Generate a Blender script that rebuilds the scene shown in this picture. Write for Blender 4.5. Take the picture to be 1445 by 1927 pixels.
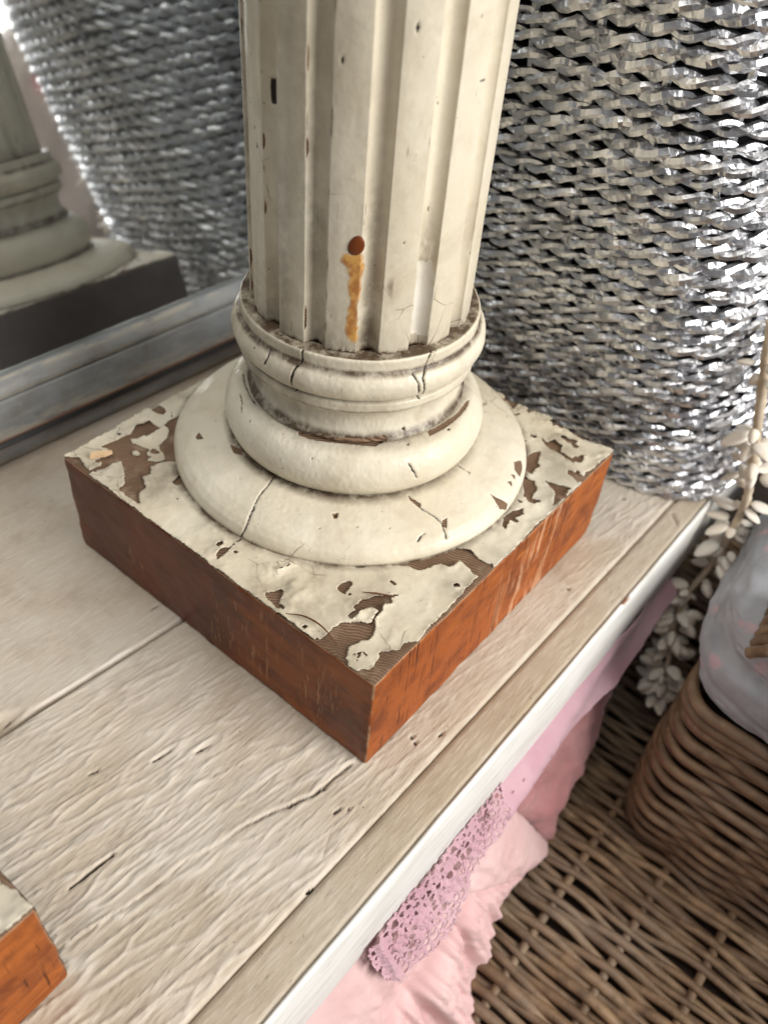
import bpy, bmesh, math, random
import numpy as np
from mathutils import Matrix, Vector

# ------------------------------------------------------------------ camera
scene = bpy.context.scene
for o in list(bpy.data.objects):
    bpy.data.objects.remove(o)
CAM_POS = (0.31473, -0.39163, 0.51212)
CAM_R = ((0.77194, 0.63140, 0.07369), (0.47910, -0.50168, -0.72027), (-0.41781, 0.59131, -0.68977))
cam_data = bpy.data.cameras.new('camera')
cam = bpy.data.objects.new('camera', cam_data)
scene.collection.objects.link(cam)
r_, d_, f_ = [Vector(v) for v in CAM_R]
mw = Matrix.Identity(4)
for i in range(3):
    mw[i][0] = r_[i]; mw[i][1] = -d_[i]; mw[i][2] = -f_[i]; mw[i][3] = CAM_POS[i]
cam.matrix_world = mw
cam_data.sensor_fit = 'HORIZONTAL'
cam_data.sensor_width = 36.0
cam_data.lens = 36.0 * 1600 / 1445
cam_data.clip_start = 0.01
cam_data.clip_end = 200
cam_data.dof.use_dof = True
cam_data.dof.focus_distance = 0.53
cam_data.dof.aperture_fstop = 7.0
scene.camera = cam

# ------------------------------------------------------------------ light
world = bpy.data.worlds.new('World')
scene.world = world
world.use_nodes = True
bg = world.node_tree.nodes['Background']
bg.inputs[0].default_value = (0.95, 0.95, 1.0, 1)
bg.inputs[1].default_value = 0.16

def area_light(name, loc, target, sx, sy, power, color):
    l = bpy.data.lights.new(name, 'AREA')
    l.shape = 'RECTANGLE'; l.size = sx; l.size_y = sy; l.energy = power; l.color = color
    o = bpy.data.objects.new(name, l)
    scene.collection.objects.link(o)
    o.location = loc
    o.rotation_euler = (Vector(target) - Vector(loc)).to_track_quat('-Z', 'Y').to_euler()
    return o
area_light('window_light', (2.0, 0.38, 1.0), (0.0, 0.0, 0.05), 1.2, 1.3, 66, (1.0, 0.97, 0.93))
area_light('overhead_fill', (0.2, -0.5, 2.2), (0.05, 0.0, 0.0), 1.5, 1.5, 20, (1.0, 0.95, 0.88))  # unseen lamp added overhead for soft fill and highlights on the foil

scene.view_settings.view_transform = 'Standard'
scene.view_settings.look = 'None'
scene.view_settings.gamma = 1
scene.view_settings.use_curve_mapping = False
scene.view_settings.exposure = 0.0
scene.render.engine = 'CYCLES'
scene.cycles.max_bounces = 6
scene.cycles.diffuse_bounces = 3
scene.cycles.glossy_bounces = 4

PI = math.pi
random.seed(7)
rng = np.random.default_rng(11)

# ------------------------------------------------------------------ data measured for the place
AX, AY = -0.0107, 0.0160       # column axis
H = 0.0913                     # plinth height
A = 0.15                       # plinth half side
RS = 0.0745                    # shaft radius
PARTS={'disc': [(0.1363, 0.0905), (0.1364, 0.0935), (0.1359, 0.0965), (0.1338, 0.1003), (0.1295, 0.1038), (0.122, 0.1072), (0.112, 0.11), (0.102, 0.112), (0.092, 0.1135), (0.078, 0.1145)], 'torus': [(0.08268, 0.11027), (0.08404, 0.11082), (0.08536, 0.11146), (0.08663, 0.11219), (0.08784, 0.11301), (0.089, 0.11391), (0.09009, 0.11489), (0.09111, 0.11595), (0.09205, 0.11707), (0.09291, 0.11826), (0.09369, 0.1195), (0.09437, 0.12079), (0.09497, 0.12213), (0.09547, 0.12351), (0.09588, 0.12492), (0.09618, 0.12635), (0.09638, 0.1278), (0.09649, 0.12927), (0.09649, 0.13073), (0.09638, 0.1322), (0.09618, 0.13365), (0.09588, 0.13508), (0.09547, 0.13649), (0.09497, 0.13787), (0.09437, 0.13921), (0.09369, 0.1405), (0.09291, 0.14174), (0.09205, 0.14293), (0.09111, 0.14405), (0.09009, 0.14511), (0.089, 0.14609), (0.08784, 0.14699), (0.08663, 0.14781), (0.08536, 0.14854), (0.08404, 0.14918), (0.08268, 0.14973), (0.08129, 0.15019), (0.07987, 0.15054), (0.07842, 0.1508), (0.07696, 0.15095), (0.0755, 0.1512)], 'cove': [(0.074, 0.15), (0.0792, 0.1515), (0.0796, 0.1532), (0.07846, 0.15466), (0.07777, 0.15548), (0.07714, 0.15634), (0.07656, 0.15725), (0.07605, 0.15819), (0.07559, 0.15916), (0.07521, 0.16016), (0.07489, 0.16118), (0.07464, 0.16222), (0.07445, 0.16327), (0.07434, 0.16434), (0.0743, 0.16541), (0.07433, 0.16648), (0.07443, 0.16755), (0.0746, 0.16861), (0.07484, 0.16965), (0.07515, 0.17068), (0.07552, 0.17168), (0.07597, 0.17266), (0.07647, 0.1736), (0.08, 0.1785), (0.0831, 0.1795), (0.0832, 0.1862), (0.08, 0.1875)], 'collar': [(0.08166, 0.18858), (0.08244, 0.18898), (0.08319, 0.18944), (0.0839, 0.18995), (0.08457, 0.19052), (0.0852, 0.19114), (0.08577, 0.19181), (0.0863, 0.19251), (0.08676, 0.19326), (0.08717, 0.19403), (0.08752, 0.19484), (0.08781, 0.19567), (0.08803, 0.19652), (0.08819, 0.19739), (0.08828, 0.19826), (0.0883, 0.19914), (0.08826, 0.20002), (0.08814, 0.20089), (0.08797, 0.20175), (0.08772, 0.20259), (0.08742, 0.20342), (0.08705, 0.20421), (0.08662, 0.20498), (0.08614, 0.20571), (0.0856, 0.20641), (0.085, 0.20706), (0.08437, 0.20766), (0.08368, 0.20821), (0.08296, 0.20871), (0.0822, 0.20915), (0.0818, 0.2108), (0.082, 0.2178), (0.0812, 0.2188), (0.07, 0.219)]}
BARE_TOP=[[(-0.1392, -0.1243), (-0.1357, -0.1005), (-0.1391, -0.0893), (-0.1366, -0.0795), (-0.1261, -0.0796), (-0.1268, -0.0647), (-0.1264, -0.0515), (-0.1278, -0.0422), (-0.1193, -0.0532), (-0.113, -0.0666), (-0.1039, -0.0786), (-0.0937, -0.0888), (-0.0841, -0.0972), (-0.0893, -0.098), (-0.0925, -0.1036), (-0.0949, -0.114), (-0.0886, -0.1188), (-0.09, -0.1241), (-0.08, -0.1304), (-0.0788, -0.1382), (-0.0672, -0.1451), (-0.0911, -0.1449), (-0.0942, -0.1376), (-0.105, -0.1296), (-0.1142, -0.1247), (-0.1184, -0.145), (-0.1226, -0.1466), (-0.1216, -0.1378), (-0.131, -0.1252), (-0.1315, -0.1222)], [(-0.1509, -0.1517), (-0.1397, -0.1426), (-0.1273, -0.146), (-0.1194, -0.1462), (-0.1202, -0.1494), (-0.1424, -0.1521)], [(0.0974, 0.1211), (0.105, 0.1207), (0.1067, 0.1282), (0.1156, 0.1253), (0.1185, 0.1186), (0.1305, 0.119), (0.1326, 0.1136), (0.1207, 0.115), (0.1119, 0.116), (0.1051, 0.117)], [(0.104, 0.0858), (0.1018, 0.1023), (0.107, 0.1073), (0.1122, 0.0938), (0.1149, 0.0927), (0.116, 0.0829), (0.1161, 0.0795), (0.1116, 0.0787)], [(0.1125, 0.0725), (0.1215, 0.0741), (0.1293, 0.0662), (0.131, 0.0527), (0.1256, 0.0525)], [(0.1269, 0.023), (0.1272, 0.0344), (0.1315, 0.0427), (0.1354, 0.0359), (0.1328, 0.0302), (0.133, 0.0225), (0.135, 0.0137), (0.1318, 0.0152)], [(0.107, 0.1345), (0.1218, 0.1411), (0.1226, 0.1361), (0.1154, 0.1309)], [(0.1335, 0.1035), (0.1456, 0.1063), (0.1511, 0.1504), (0.1576, 0.1343), (0.1526, 0.1077), (0.1477, 0.0959), (0.1368, 0.0995)], [(0.1258, 0.08), (0.1353, 0.0822), (0.1465, 0.0862), (0.1492, 0.0734), (0.1469, 0.058), (0.1405, 0.0735)], [(0.0909, -0.0715), (0.101, -0.0578), (0.1133, -0.0364), (0.1175, -0.0267), (0.1281, -0.0204), (0.1388, -0.0224), (0.1484, -0.0204), (0.1491, -0.0375), (0.1407, -0.0358), (0.1293, -0.034), (0.1274, -0.0455), (0.12, -0.0456), (0.1127, -0.0607), (0.1056, -0.0613)], [(0.0409, 0.1533), (0.0591, 0.1494), (0.06, 0.1395), (0.0499, 0.1446)], [(0.0591, 0.1494), (0.0852, 0.1531), (0.1132, 0.1526), (0.1471, 0.1503), (0.1217, 0.1449), (0.0995, 0.1472), (0.0749, 0.1522)], [(0.0523, -0.1441), (0.0581, -0.1344), (0.0617, -0.1354), (0.0647, -0.143), (0.0739, -0.1441), (0.067, -0.1473)], [(0.101, -0.1117), (0.1048, -0.1042), (0.106, -0.0975), (0.1185, -0.0832), (0.1146, -0.0918), (0.1186, -0.0947), (0.1154, -0.0987), (0.1181, -0.1049), (0.1184, -0.1109), (0.1211, -0.1156), (0.1191, -0.1175), (0.1156, -0.1062), (0.1054, -0.106)], [(0.1042, -0.1425), (0.1029, -0.1345), (0.1042, -0.1278), (0.1213, -0.1145), (0.1268, -0.1247), (0.1234, -0.1309), (0.1207, -0.1399), (0.1247, -0.1458), (0.1212, -0.1484), (0.1028, -0.1476)], [(0.1361, -0.131), (0.1439, -0.121), (0.1431, -0.1143), (0.149, -0.1074), (0.1482, -0.0944), (0.1479, -0.0757), (0.147, -0.0584), (0.1458, -0.0194), (0.1517, -0.0247), (0.1527, -0.0647), (0.1529, -0.0885), (0.1537, -0.1061), (0.1551, -0.1238), (0.1527, -0.1536), (0.1354, -0.1516), (0.1372, -0.1458), (0.1411, -0.1437), (0.1395, -0.1323)], [(0.0969, -0.1477), (0.1065, -0.1464), (0.1194, -0.1463), (0.1254, -0.1466), (0.1324, -0.1507), (0.1514, -0.1521), (0.1216, -0.1515)]]
ISLE_TOP=[[(-0.1309, -0.1033), (-0.1261, -0.0967), (-0.1225, -0.0912), (-0.1258, -0.0755), (-0.1186, -0.0761), (-0.111, -0.0837), (-0.1096, -0.0934), (-0.1024, -0.0973), (-0.0943, -0.1001), (-0.0948, -0.1059), (-0.1015, -0.1106), (-0.107, -0.1071), (-0.1108, -0.1019), (-0.1222, -0.104), (-0.1262, -0.106)], [(-0.1175, -0.112), (-0.116, -0.1081), (-0.1115, -0.109), (-0.1108, -0.1133), (-0.1142, -0.1142)]]
CRACK_TOP=[[(0.0056, -0.1194), (0.0065, -0.1285), (0.0086, -0.1433)], [(0.0447, -0.1241), (0.0475, -0.1194), (0.0477, -0.1114)], [(0.1265, -0.1413), (0.129, -0.1361), (0.1343, -0.137)], [(0.1242, -0.1346), (0.1291, -0.1389), (0.1312, -0.1441)]]
SEAM_TOP=[(-0.0064, -0.1435), (0.1508, -0.1513)]
BARE_REV=[[(24.04, 0.1264, 0.1052), (27.45, 0.1314, 0.1021), (24.47, 0.134, 0.1001), (19.82, 0.1339, 0.1001), (20.3, 0.129, 0.104)], [(3.38, 0.1231, 0.1067), (4.39, 0.1278, 0.1046), (7.27, 0.1358, 0.0967), (5.81, 0.1362, 0.0941), (2.43, 0.1341, 0.0998)], [(-25.57, 0.0943, 0.1133), (-22.44, 0.1041, 0.1115), (-23.79, 0.1071, 0.1108), (-25.89, 0.0991, 0.1124)], [(-18.93, 0.1212, 0.1076), (-16.86, 0.1212, 0.1076), (-18.97, 0.1274, 0.1045), (-19.7, 0.1239, 0.1064)], [(13.21, 0.1272, 0.1049), (15.12, 0.1297, 0.1037), (13.03, 0.1317, 0.1018)], [(17.59, 0.127, 0.1048), (18.48, 0.1301, 0.1034), (16.42, 0.1317, 0.1022)], [(-57.17, 0.1067, 0.1112), (-54.83, 0.1052, 0.1115), (-54.95, 0.1097, 0.1106), (-56.07, 0.1104, 0.1103)], [(-79.29, 0.0793, 0.1518), (-67.53, 0.0788, 0.1542), (-35.75, 0.0773, 0.156), (-34.3, 0.0791, 0.1537), (-40.38, 0.0804, 0.1504), (-51.0, 0.079, 0.1507), (-62.83, 0.0795, 0.1504), (-72.57, 0.0809, 0.1502), (-78.57, 0.0809, 0.1505)], [(-10.93, 0.0792, 0.1515), (0.91, 0.0792, 0.1508), (12.1, 0.0812, 0.1501), (23.19, 0.0828, 0.1499), (27.42, 0.0848, 0.149), (22.13, 0.0853, 0.1487), (8.75, 0.0836, 0.1493), (-4.01, 0.0828, 0.1499), (-11.52, 0.0827, 0.1499)], [(-127.18, 0.1196, 0.1079), (-129.01, 0.1168, 0.1088), (-124.51, 0.1141, 0.1094), (-125.08, 0.1192, 0.1082)], [(-116.33, 0.0979, 0.1127), (-111.07, 0.0927, 0.1136), (-106.76, 0.0942, 0.1132), (-110.11, 0.0985, 0.1127)]]
CRACK_REV=[[(-86.63, 0.0909, 0.1135), (-85.67, 0.101, 0.1121), (-85.26, 0.1101, 0.1106), (-83.82, 0.1195, 0.1078), (-82.92, 0.1267, 0.1051), (-82.36, 0.1333, 0.1006), (-82.97, 0.1363, 0.092)], [(-16.47, 0.0791, 0.2189), (-19.44, 0.0817, 0.2111), (-22.08, 0.0865, 0.2051), (-21.17, 0.0831, 0.1862)], [(-76.24, 0.081, 0.2189), (-76.1, 0.0817, 0.2105), (-77.93, 0.0848, 0.2072), (-79.36, 0.0827, 0.1865)], [(-93.6, 0.0822, 0.209), (-92.53, 0.0866, 0.2051), (-93.49, 0.0882, 0.2001)], [(-137.85, 0.0825, 0.1499), (-121.65, 0.0803, 0.1505), (-109.88, 0.0802, 0.1505)], [(-123.05, 0.0863, 0.1481), (-116.65, 0.0872, 0.1475), (-111.71, 0.0909, 0.1442)], [(-23.44, 0.1075, 0.1109), (-20.45, 0.1161, 0.1088), (-19.5, 0.1232, 0.1067), (-20.35, 0.1328, 0.1012)], [(5.94, 0.0922, 0.1136), (5.99, 0.1027, 0.1118)], [(-29.43, 0.1294, 0.1037), (-27.84, 0.1265, 0.1051), (-26.52, 0.1256, 0.1054)], [(-26.5, 0.0931, 0.1412), (-25.36, 0.0954, 0.1366), (-23.13, 0.0964, 0.1292)], [(-26.59, 0.0836, 0.2082), (-24.91, 0.0874, 0.2035), (-23.97, 0.0875, 0.1947)]]
SPOT_REV=[(-0.0, 0.0852, 0.1487, 0.0022), (-15.72, 0.0954, 0.1366, 0.0012), (-65.4, 0.0919, 0.1429, 0.001), (-24.81, 0.0761, 0.158, 0.003), (-24.27, 0.0829, 0.1496, 0.0018), (-48.1, 0.1154, 0.109, 0.001), (-60.16, 0.1189, 0.1082, 0.001), (-37.32, 0.1174, 0.1085, 0.001), (-9.07, 0.1159, 0.1087, 0.0011), (-68.34, 0.0918, 0.1433, 0.001), (-93.47, 0.0831, 0.1818, 0.0018), (-104.39, 0.09, 0.1451, 0.0013), (-55.73, 0.1071, 0.111, 0.0026), (-145.63, 0.1106, 0.1102, 0.0012), (-134.08, 0.1044, 0.1115, 0.0016), (-101.69, 0.0865, 0.2052, 0.0018), (-80.36, 0.0964, 0.1299, 0.0008), (-96.8, 0.1081, 0.1109, 0.001), (-117.66, 0.1089, 0.1106, 0.001), (-85.82, 0.0929, 0.1415, 0.0008)]
AMBER=[(-61.03, 0.0744, 0.2838), (-56.88, 0.0744, 0.2865), (-52.23, 0.0745, 0.2865), (-51.1, 0.0745, 0.2821), (-51.56, 0.0745, 0.2667), (-52.02, 0.0744, 0.2499), (-51.31, 0.0745, 0.2279), (-54.69, 0.0744, 0.2267), (-58.19, 0.0744, 0.2343), (-57.37, 0.0745, 0.2462), (-56.85, 0.0744, 0.259), (-57.85, 0.0744, 0.2739), (-61.15, 0.0744, 0.2785)]
DROP=(-54.69, 0.0745, 0.2903)
WHITE=[(-25.4, 0.0744, 0.2795), (-22.59, 0.0744, 0.2762), (-19.16, 0.0744, 0.276), (-16.79, 0.0745, 0.2787), (-15.9, 0.0744, 0.2668), (-15.43, 0.0744, 0.2525), (-15.45, 0.0745, 0.2348), (-15.47, 0.0744, 0.2256), (-21.34, 0.0744, 0.2261), (-24.79, 0.0744, 0.2294), (-24.39, 0.0744, 0.2406), (-24.54, 0.0744, 0.2552), (-24.77, 0.0744, 0.2678)]
BUBBLE=[(-24.69, 0.0744, 0.2813), (-22.18, 0.0745, 0.2887), (-17.51, 0.0744, 0.2875), (-18.04, 0.0744, 0.2763), (-22.07, 0.0744, 0.2765)]
BLACKMARK=[(-97.66, 0.0745, 0.3653), (-94.47, 0.0745, 0.3664), (-94.65, 0.0744, 0.3612), (-95.0, 0.0744, 0.3532), (-97.43, 0.0745, 0.3523), (-98.12, 0.0745, 0.3589)]
SPOT_SHAFT=[(-36.77, 0.0743, 0.4007, 0.0034), (-63.34, 0.0744, 0.3846, 0.0022), (-53.72, 0.0743, 0.3858, 0.0012), (-22.73, 0.0744, 0.3642, 0.0022), (-21.38, 0.0744, 0.3081, 0.0025), (-25.26, 0.0744, 0.3045, 0.0014), (-33.79, 0.0744, 0.2925, 0.0018), (-97.03, 0.0745, 0.3023, 0.004), (-54.34, 0.0743, 0.3548, 0.0008), (-57.44, 0.0744, 0.3588, 0.0008), (-65.36, 0.0744, 0.2436, 0.001), (-7.5, 0.0744, 0.3497, 0.0008), (-8.67, 0.0744, 0.4044, 0.001), (-108.58, 0.0745, 0.328, 0.003), (-47.51, 0.0744, 0.3524, 0.0008), (-89.15, 0.0744, 0.3131, 0.0008), (-39.88, 0.0745, 0.4043, 0.0008), (-10.24, 0.0745, 0.3426, 0.0007), (-28.25, 0.0745, 0.2975, 0.001), (-38.57, 0.0744, 0.3137, 0.001), (-110.3, 0.0744, 0.3365, 0.002)]
CRACK_SHAFT=[[(1.15, 0.0745, 0.3748), (-5.12, 0.0745, 0.3736), (-6.66, 0.0745, 0.3678), (0.2, 0.0745, 0.3576)], [(1.82, 0.0745, 0.306), (2.67, 0.0744, 0.2934), (2.3, 0.0745, 0.2816)], [(13.6, 0.0745, 0.3253), (10.51, 0.0744, 0.3156)], [(-74.49, 0.0744, 0.2498), (-73.24, 0.0745, 0.2417)], [(-38.7, 0.0745, 0.2474), (-37.3, 0.0744, 0.2414), (-40.62, 0.0744, 0.2372)], [(13.76, 0.0745, 0.2379), (16.04, 0.0745, 0.2207)], [(-111.9, 0.0744, 0.2437), (-112.97, 0.0754, 0.2189)], [(-96.9, 0.0745, 0.2459), (-94.76, 0.0744, 0.2354)], [(-84.97, 0.0745, 0.2334), (-85.94, 0.0744, 0.2207)], [(-32.31, 0.0744, 0.3405), (-34.31, 0.0745, 0.3368), (-31.85, 0.0744, 0.3349)], [(-56.74, 0.0744, 0.3306), (-58.4, 0.0744, 0.328), (-56.61, 0.0744, 0.3272)], [(-51.62, 0.0744, 0.3138), (-51.97, 0.0744, 0.3017)], [(-57.73, 0.0744, 0.2269), (-56.98, 0.0744, 0.2194)], [(-45.4, 0.0744, 0.2221), (-42.42, 0.0744, 0.2237)], [(-26.23, 0.0745, 0.3922), (-25.89, 0.0745, 0.3846)]]
SLITS=[[(0.0718, -0.3247), (0.0729, -0.3127), (0.0745, -0.2956)], [(0.0441, -0.2401), (0.0465, -0.227)], [(0.06, -0.2159), (0.0624, -0.2074)], [(-0.0571, -0.1585), (-0.0562, -0.1526)], [(0.1647, 0.0812), (0.1723, 0.082)], [(0.156, -0.1133), (0.1598, -0.1121), (0.1652, -0.1144)], [(0.1565, -0.1878), (0.1574, -0.1837)], [(0.1614, -0.1806), (0.1622, -0.179)], [(0.1768, -0.2366), (0.1782, -0.2321)], [(0.173, -0.0992), (0.1737, -0.0958)], [(0.1505, 0.2145), (0.1534, 0.2143)], [(-0.0512, -0.2876), (-0.051, -0.2842)], [(0.021, -0.2718), (0.0232, -0.2673)], [(0.195, 0.2278), (0.2047, 0.2182)], [(0.1324, -0.2039), (0.1342, -0.1975)], [(0.1386, -0.1873), (0.1412, -0.1785)]]
CRACK_A=[(0.0861, -0.3787), (0.0981, -0.3369), (0.1051, -0.3094), (0.1084, -0.2888), (0.1092, -0.2713), (0.1157, -0.256), (0.1185, -0.2389), (0.1253, -0.2181), (0.1316, -0.2031), (0.1381, -0.1877), (0.139, -0.1785), (0.1424, -0.1561)]
JOINT_B=[(-0.0546, -0.3606), (-0.0444, -0.294), (-0.0458, -0.2649), (-0.039, -0.2356), (-0.0375, -0.2003), (-0.0332, -0.1546)]
STAINS=[[(0.1091, -0.2894), (0.1289, -0.2659), (0.145, -0.2683), (0.1529, -0.3037), (0.1475, -0.3432), (0.1244, -0.3562), (0.1041, -0.3234)], [(0.0863, -0.2359), (0.1039, -0.2204), (0.1178, -0.22), (0.1042, -0.2344)], [(-0.1998, -0.1835), (-0.1948, -0.1746), (-0.1846, -0.1815), (-0.1911, -0.1893)], [(0.1403, 0.1082), (0.1787, 0.1707), (0.1836, 0.1321), (0.1561, 0.0819)]]
# ------------------------------------------------------------------ helpers
COL = scene.collection

def obj(name, me, mat=None, parent=None):
    o = bpy.data.objects.new(name, me)
    COL.objects.link(o)
    if mat is not None and not me.materials:
        me.materials.append(mat)
    if parent is not None:
        o.parent = parent
    return o

def empty(name, loc=(0, 0, 0)):
    o = bpy.data.objects.new(name, None)
    COL.objects.link(o)
    o.location = loc
    o.empty_display_size = 0.05
    return o

def tag(o, label=None, cat=None, group=None, kind=None):
    if label: o['label'] = label
    if cat: o['category'] = cat
    if group: o['group'] = group
    if kind: o['kind'] = kind
    return o

def mesh(name, verts, faces, smooth=True, attrs=None):
    """verts (n,3) array; faces (m,4) or (m,3) array or list of such."""
    me = bpy.data.meshes.new(name)
    verts = np.asarray(verts, dtype=np.float32)
    fl = faces if isinstance(faces, list) else [faces]
    fl = [np.asarray(f, dtype=np.int32) for f in fl if len(f)]
    nl = sum(f.size for f in fl); nf = sum(len(f) for f in fl)
    me.vertices.add(len(verts)); me.vertices.foreach_set('co', verts.ravel())
    me.loops.add(nl); me.loops.foreach_set('vertex_index', np.concatenate([f.ravel() for f in fl]))
    me.polygons.add(nf)
    tot = np.concatenate([np.full(len(f), f.shape[1], np.int32) for f in fl])
    st = np.concatenate([[0], np.cumsum(tot)[:-1]]).astype(np.int32)
    me.polygons.foreach_set('loop_start', st)
    me.polygons.foreach_set('loop_total', tot)
    me.polygons.foreach_set('use_smooth', np.full(nf, smooth, dtype=bool) if isinstance(smooth, bool) else np.asarray(smooth, dtype=bool))
    if attrs:
        for k, v in attrs.items():
            a = me.attributes.new(k, 'FLOAT', 'POINT')
            a.data.foreach_set('value', np.asarray(v, dtype=np.float32).ravel())
    me.update(calc_edges=True)
    me.validate()
    return me

def _hash(ix, iy, iz, seed):
    h = (ix.astype(np.int64) * 374761393 + iy.astype(np.int64) * 668265263 + iz.astype(np.int64) * 2147483647 // 7 + seed * 982451653) & 0xffffffff
    h = ((h ^ (h >> 13)) * 1274126177) & 0xffffffff
    return ((h ^ (h >> 16)) & 0xffff) / 65535.0

def vnoise(x, y, z=0.0, seed=0):
    x = np.asarray(x, float); y = np.asarray(y, float); z = np.asarray(z, float) + 0 * x
    y = y + 0 * x
    ix, iy, iz = np.floor(x), np.floor(y), np.floor(z)
    fx, fy, fz = x - ix, y - iy, z - iz
    fx, fy, fz = [t * t * (3 - 2 * t) for t in (fx, fy, fz)]
    def c(a, b, d): return _hash(ix + a, iy + b, iz + d, seed)
    x00 = c(0,0,0) * (1-fx) + c(1,0,0) * fx
    x10 = c(0,1,0) * (1-fx) + c(1,1,0) * fx
    x01 = c(0,0,1) * (1-fx) + c(1,0,1) * fx
    x11 = c(0,1,1) * (1-fx) + c(1,1,1) * fx
    return (x00 * (1-fy) + x10 * fy) * (1-fz) + (x01 * (1-fy) + x11 * fy) * fz

def fbm(x, y, z=0.0, seed=0, o=4):
    s = 0; a = 0.5; t = 0
    for i in range(o):
        s = s + a * vnoise(np.asarray(x) * 2**i, np.asarray(y) * 2**i, np.asarray(z) * 2**i, seed + i * 17); t += a; a *= 0.5
    return s / t - 0.5

def _seg_d2(px, py, a, b):
    ex, ey = b[0] - a[0], b[1] - a[1]
    t = np.clip(((px - a[0]) * ex + (py - a[1]) * ey) / (ex * ex + ey * ey + 1e-15), 0, 1)
    return (px - a[0] - t * ex) ** 2 + (py - a[1] - t * ey) ** 2

def _near(px, py, pts, margin):
    p = np.asarray(pts, float)
    return (px > p[:, 0].min() - margin) & (px < p[:, 0].max() + margin) & (py > p[:, 1].min() - margin) & (py < p[:, 1].max() + margin)

def poly_sdf(px, py, poly, margin=0.02):
    """signed distance, positive inside; beyond the margin only -margin"""
    out = np.full(px.shape, -margin)
    k = _near(px, py, poly, margin)
    x = px[k]; y = py[k]
    d = np.full(x.shape, 1e9); ins = np.zeros(x.shape, bool)
    n = len(poly)
    for i in range(n):
        a = poly[i]; b = poly[(i + 1) % n]
        d = np.minimum(d, _seg_d2(x, y, a, b))
        ins ^= ((a[1] > y) != (b[1] > y)) & (x < (b[0] - a[0]) * (y - a[1]) / (b[1] - a[1] + 1e-15) + a[0])
    d = np.sqrt(d)
    out[k] = np.where(ins, d, -np.minimum(d, margin))
    return out

def line_dist(px, py, pts, margin=0.02):
    out = np.full(px.shape, margin)
    k = _near(px, py, pts, margin)
    x = px[k]; y = py[k]; d = np.full(x.shape, 1e9)
    for a, b in zip(pts[:-1], pts[1:]): d = np.minimum(d, _seg_d2(x, y, a, b))
    out[k] = np.minimum(np.sqrt(d), margin)
    return out

def grid_faces(nu, nv, wrap_u=False):
    iu = np.arange(nu if wrap_u else nu - 1); iv = np.arange(nv - 1)
    U, V = np.meshgrid(iu, iv, indexing='ij')
    U2 = (U + 1) % nu
    a = U * nv + V; b = U2 * nv + V; c = U2 * nv + V + 1; d = U * nv + V + 1
    return np.stack([a, b, c, d], -1).reshape(-1, 4)

def masked_sheet(us, vs, sdf, to3d, thick):
    """grid sheet kept where sdf>0, edge snapped to the outline, given a real thickness. to3d(u,v,d)->(n,3),(n,3) normals"""
    cell = us[1] - us[0]
    U, V = np.meshgrid(us, vs, indexing='ij')
    gu, gv = np.gradient(sdf, us, vs)
    gl = np.hypot(gu, gv) + 1e-9
    near = np.abs(sdf) < 0.7 * cell
    U = np.where(near, U - np.clip(sdf, -cell, cell) * gu / gl, U)
    V = np.where(near, V - np.clip(sdf, -cell, cell) * gv / gl, V)
    ok = sdf > -0.7 * cell
    nu, nv = len(us), len(vs)
    f = grid_faces(nu, nv)
    okf = ok.ravel()[f].all(1) & (sdf.ravel()[f].mean(1) > -0.05 * cell)
    f = f[okf]
    used = np.unique(f)
    remap = np.full(nu * nv, -1); remap[used] = np.arange(len(used))
    f = remap[f]
    P, N = to3d(U.ravel()[used], V.ravel()[used], sdf.ravel()[used])
    n = len(P)
    e = np.concatenate([f[:, [0,1]], f[:, [1,2]], f[:, [2,3]], f[:, [3,0]]])
    key = np.minimum(e[:,0], e[:,1]).astype(np.int64) * n + np.maximum(e[:,0], e[:,1])
    uq, inv, cnt = np.unique(key, return_inverse=True, return_counts=True)
    be = e[cnt[inv] == 1]
    side = np.stack([be[:,1], be[:,0], be[:,0] + n, be[:,1] + n], 1)
    allf = np.concatenate([f, f[:, ::-1] + n, side])
    sm = np.ones(len(allf), bool); sm[len(f):] = False
    return np.concatenate([P, P - N * thick]), allf, sm

def box_mesh(name, x0, x1, y0, y1, z0, z1, bev=0.0, seg=2):
    bm = bmesh.new()
    bmesh.ops.create_cube(bm, size=1)
    for v in bm.verts:
        v.co = Vector(((x0 + x1) / 2 + v.co.x * (x1 - x0), (y0 + y1) / 2 + v.co.y * (y1 - y0), (z0 + z1) / 2 + v.co.z * (z1 - z0)))
    if bev > 0:
        bmesh.ops.bevel(bm, geom=bm.edges[:], offset=bev, segments=seg, affect='EDGES', profile=0.6)
    me = bpy.data.meshes.new(name); bm.to_mesh(me); bm.free()
    return me

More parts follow.
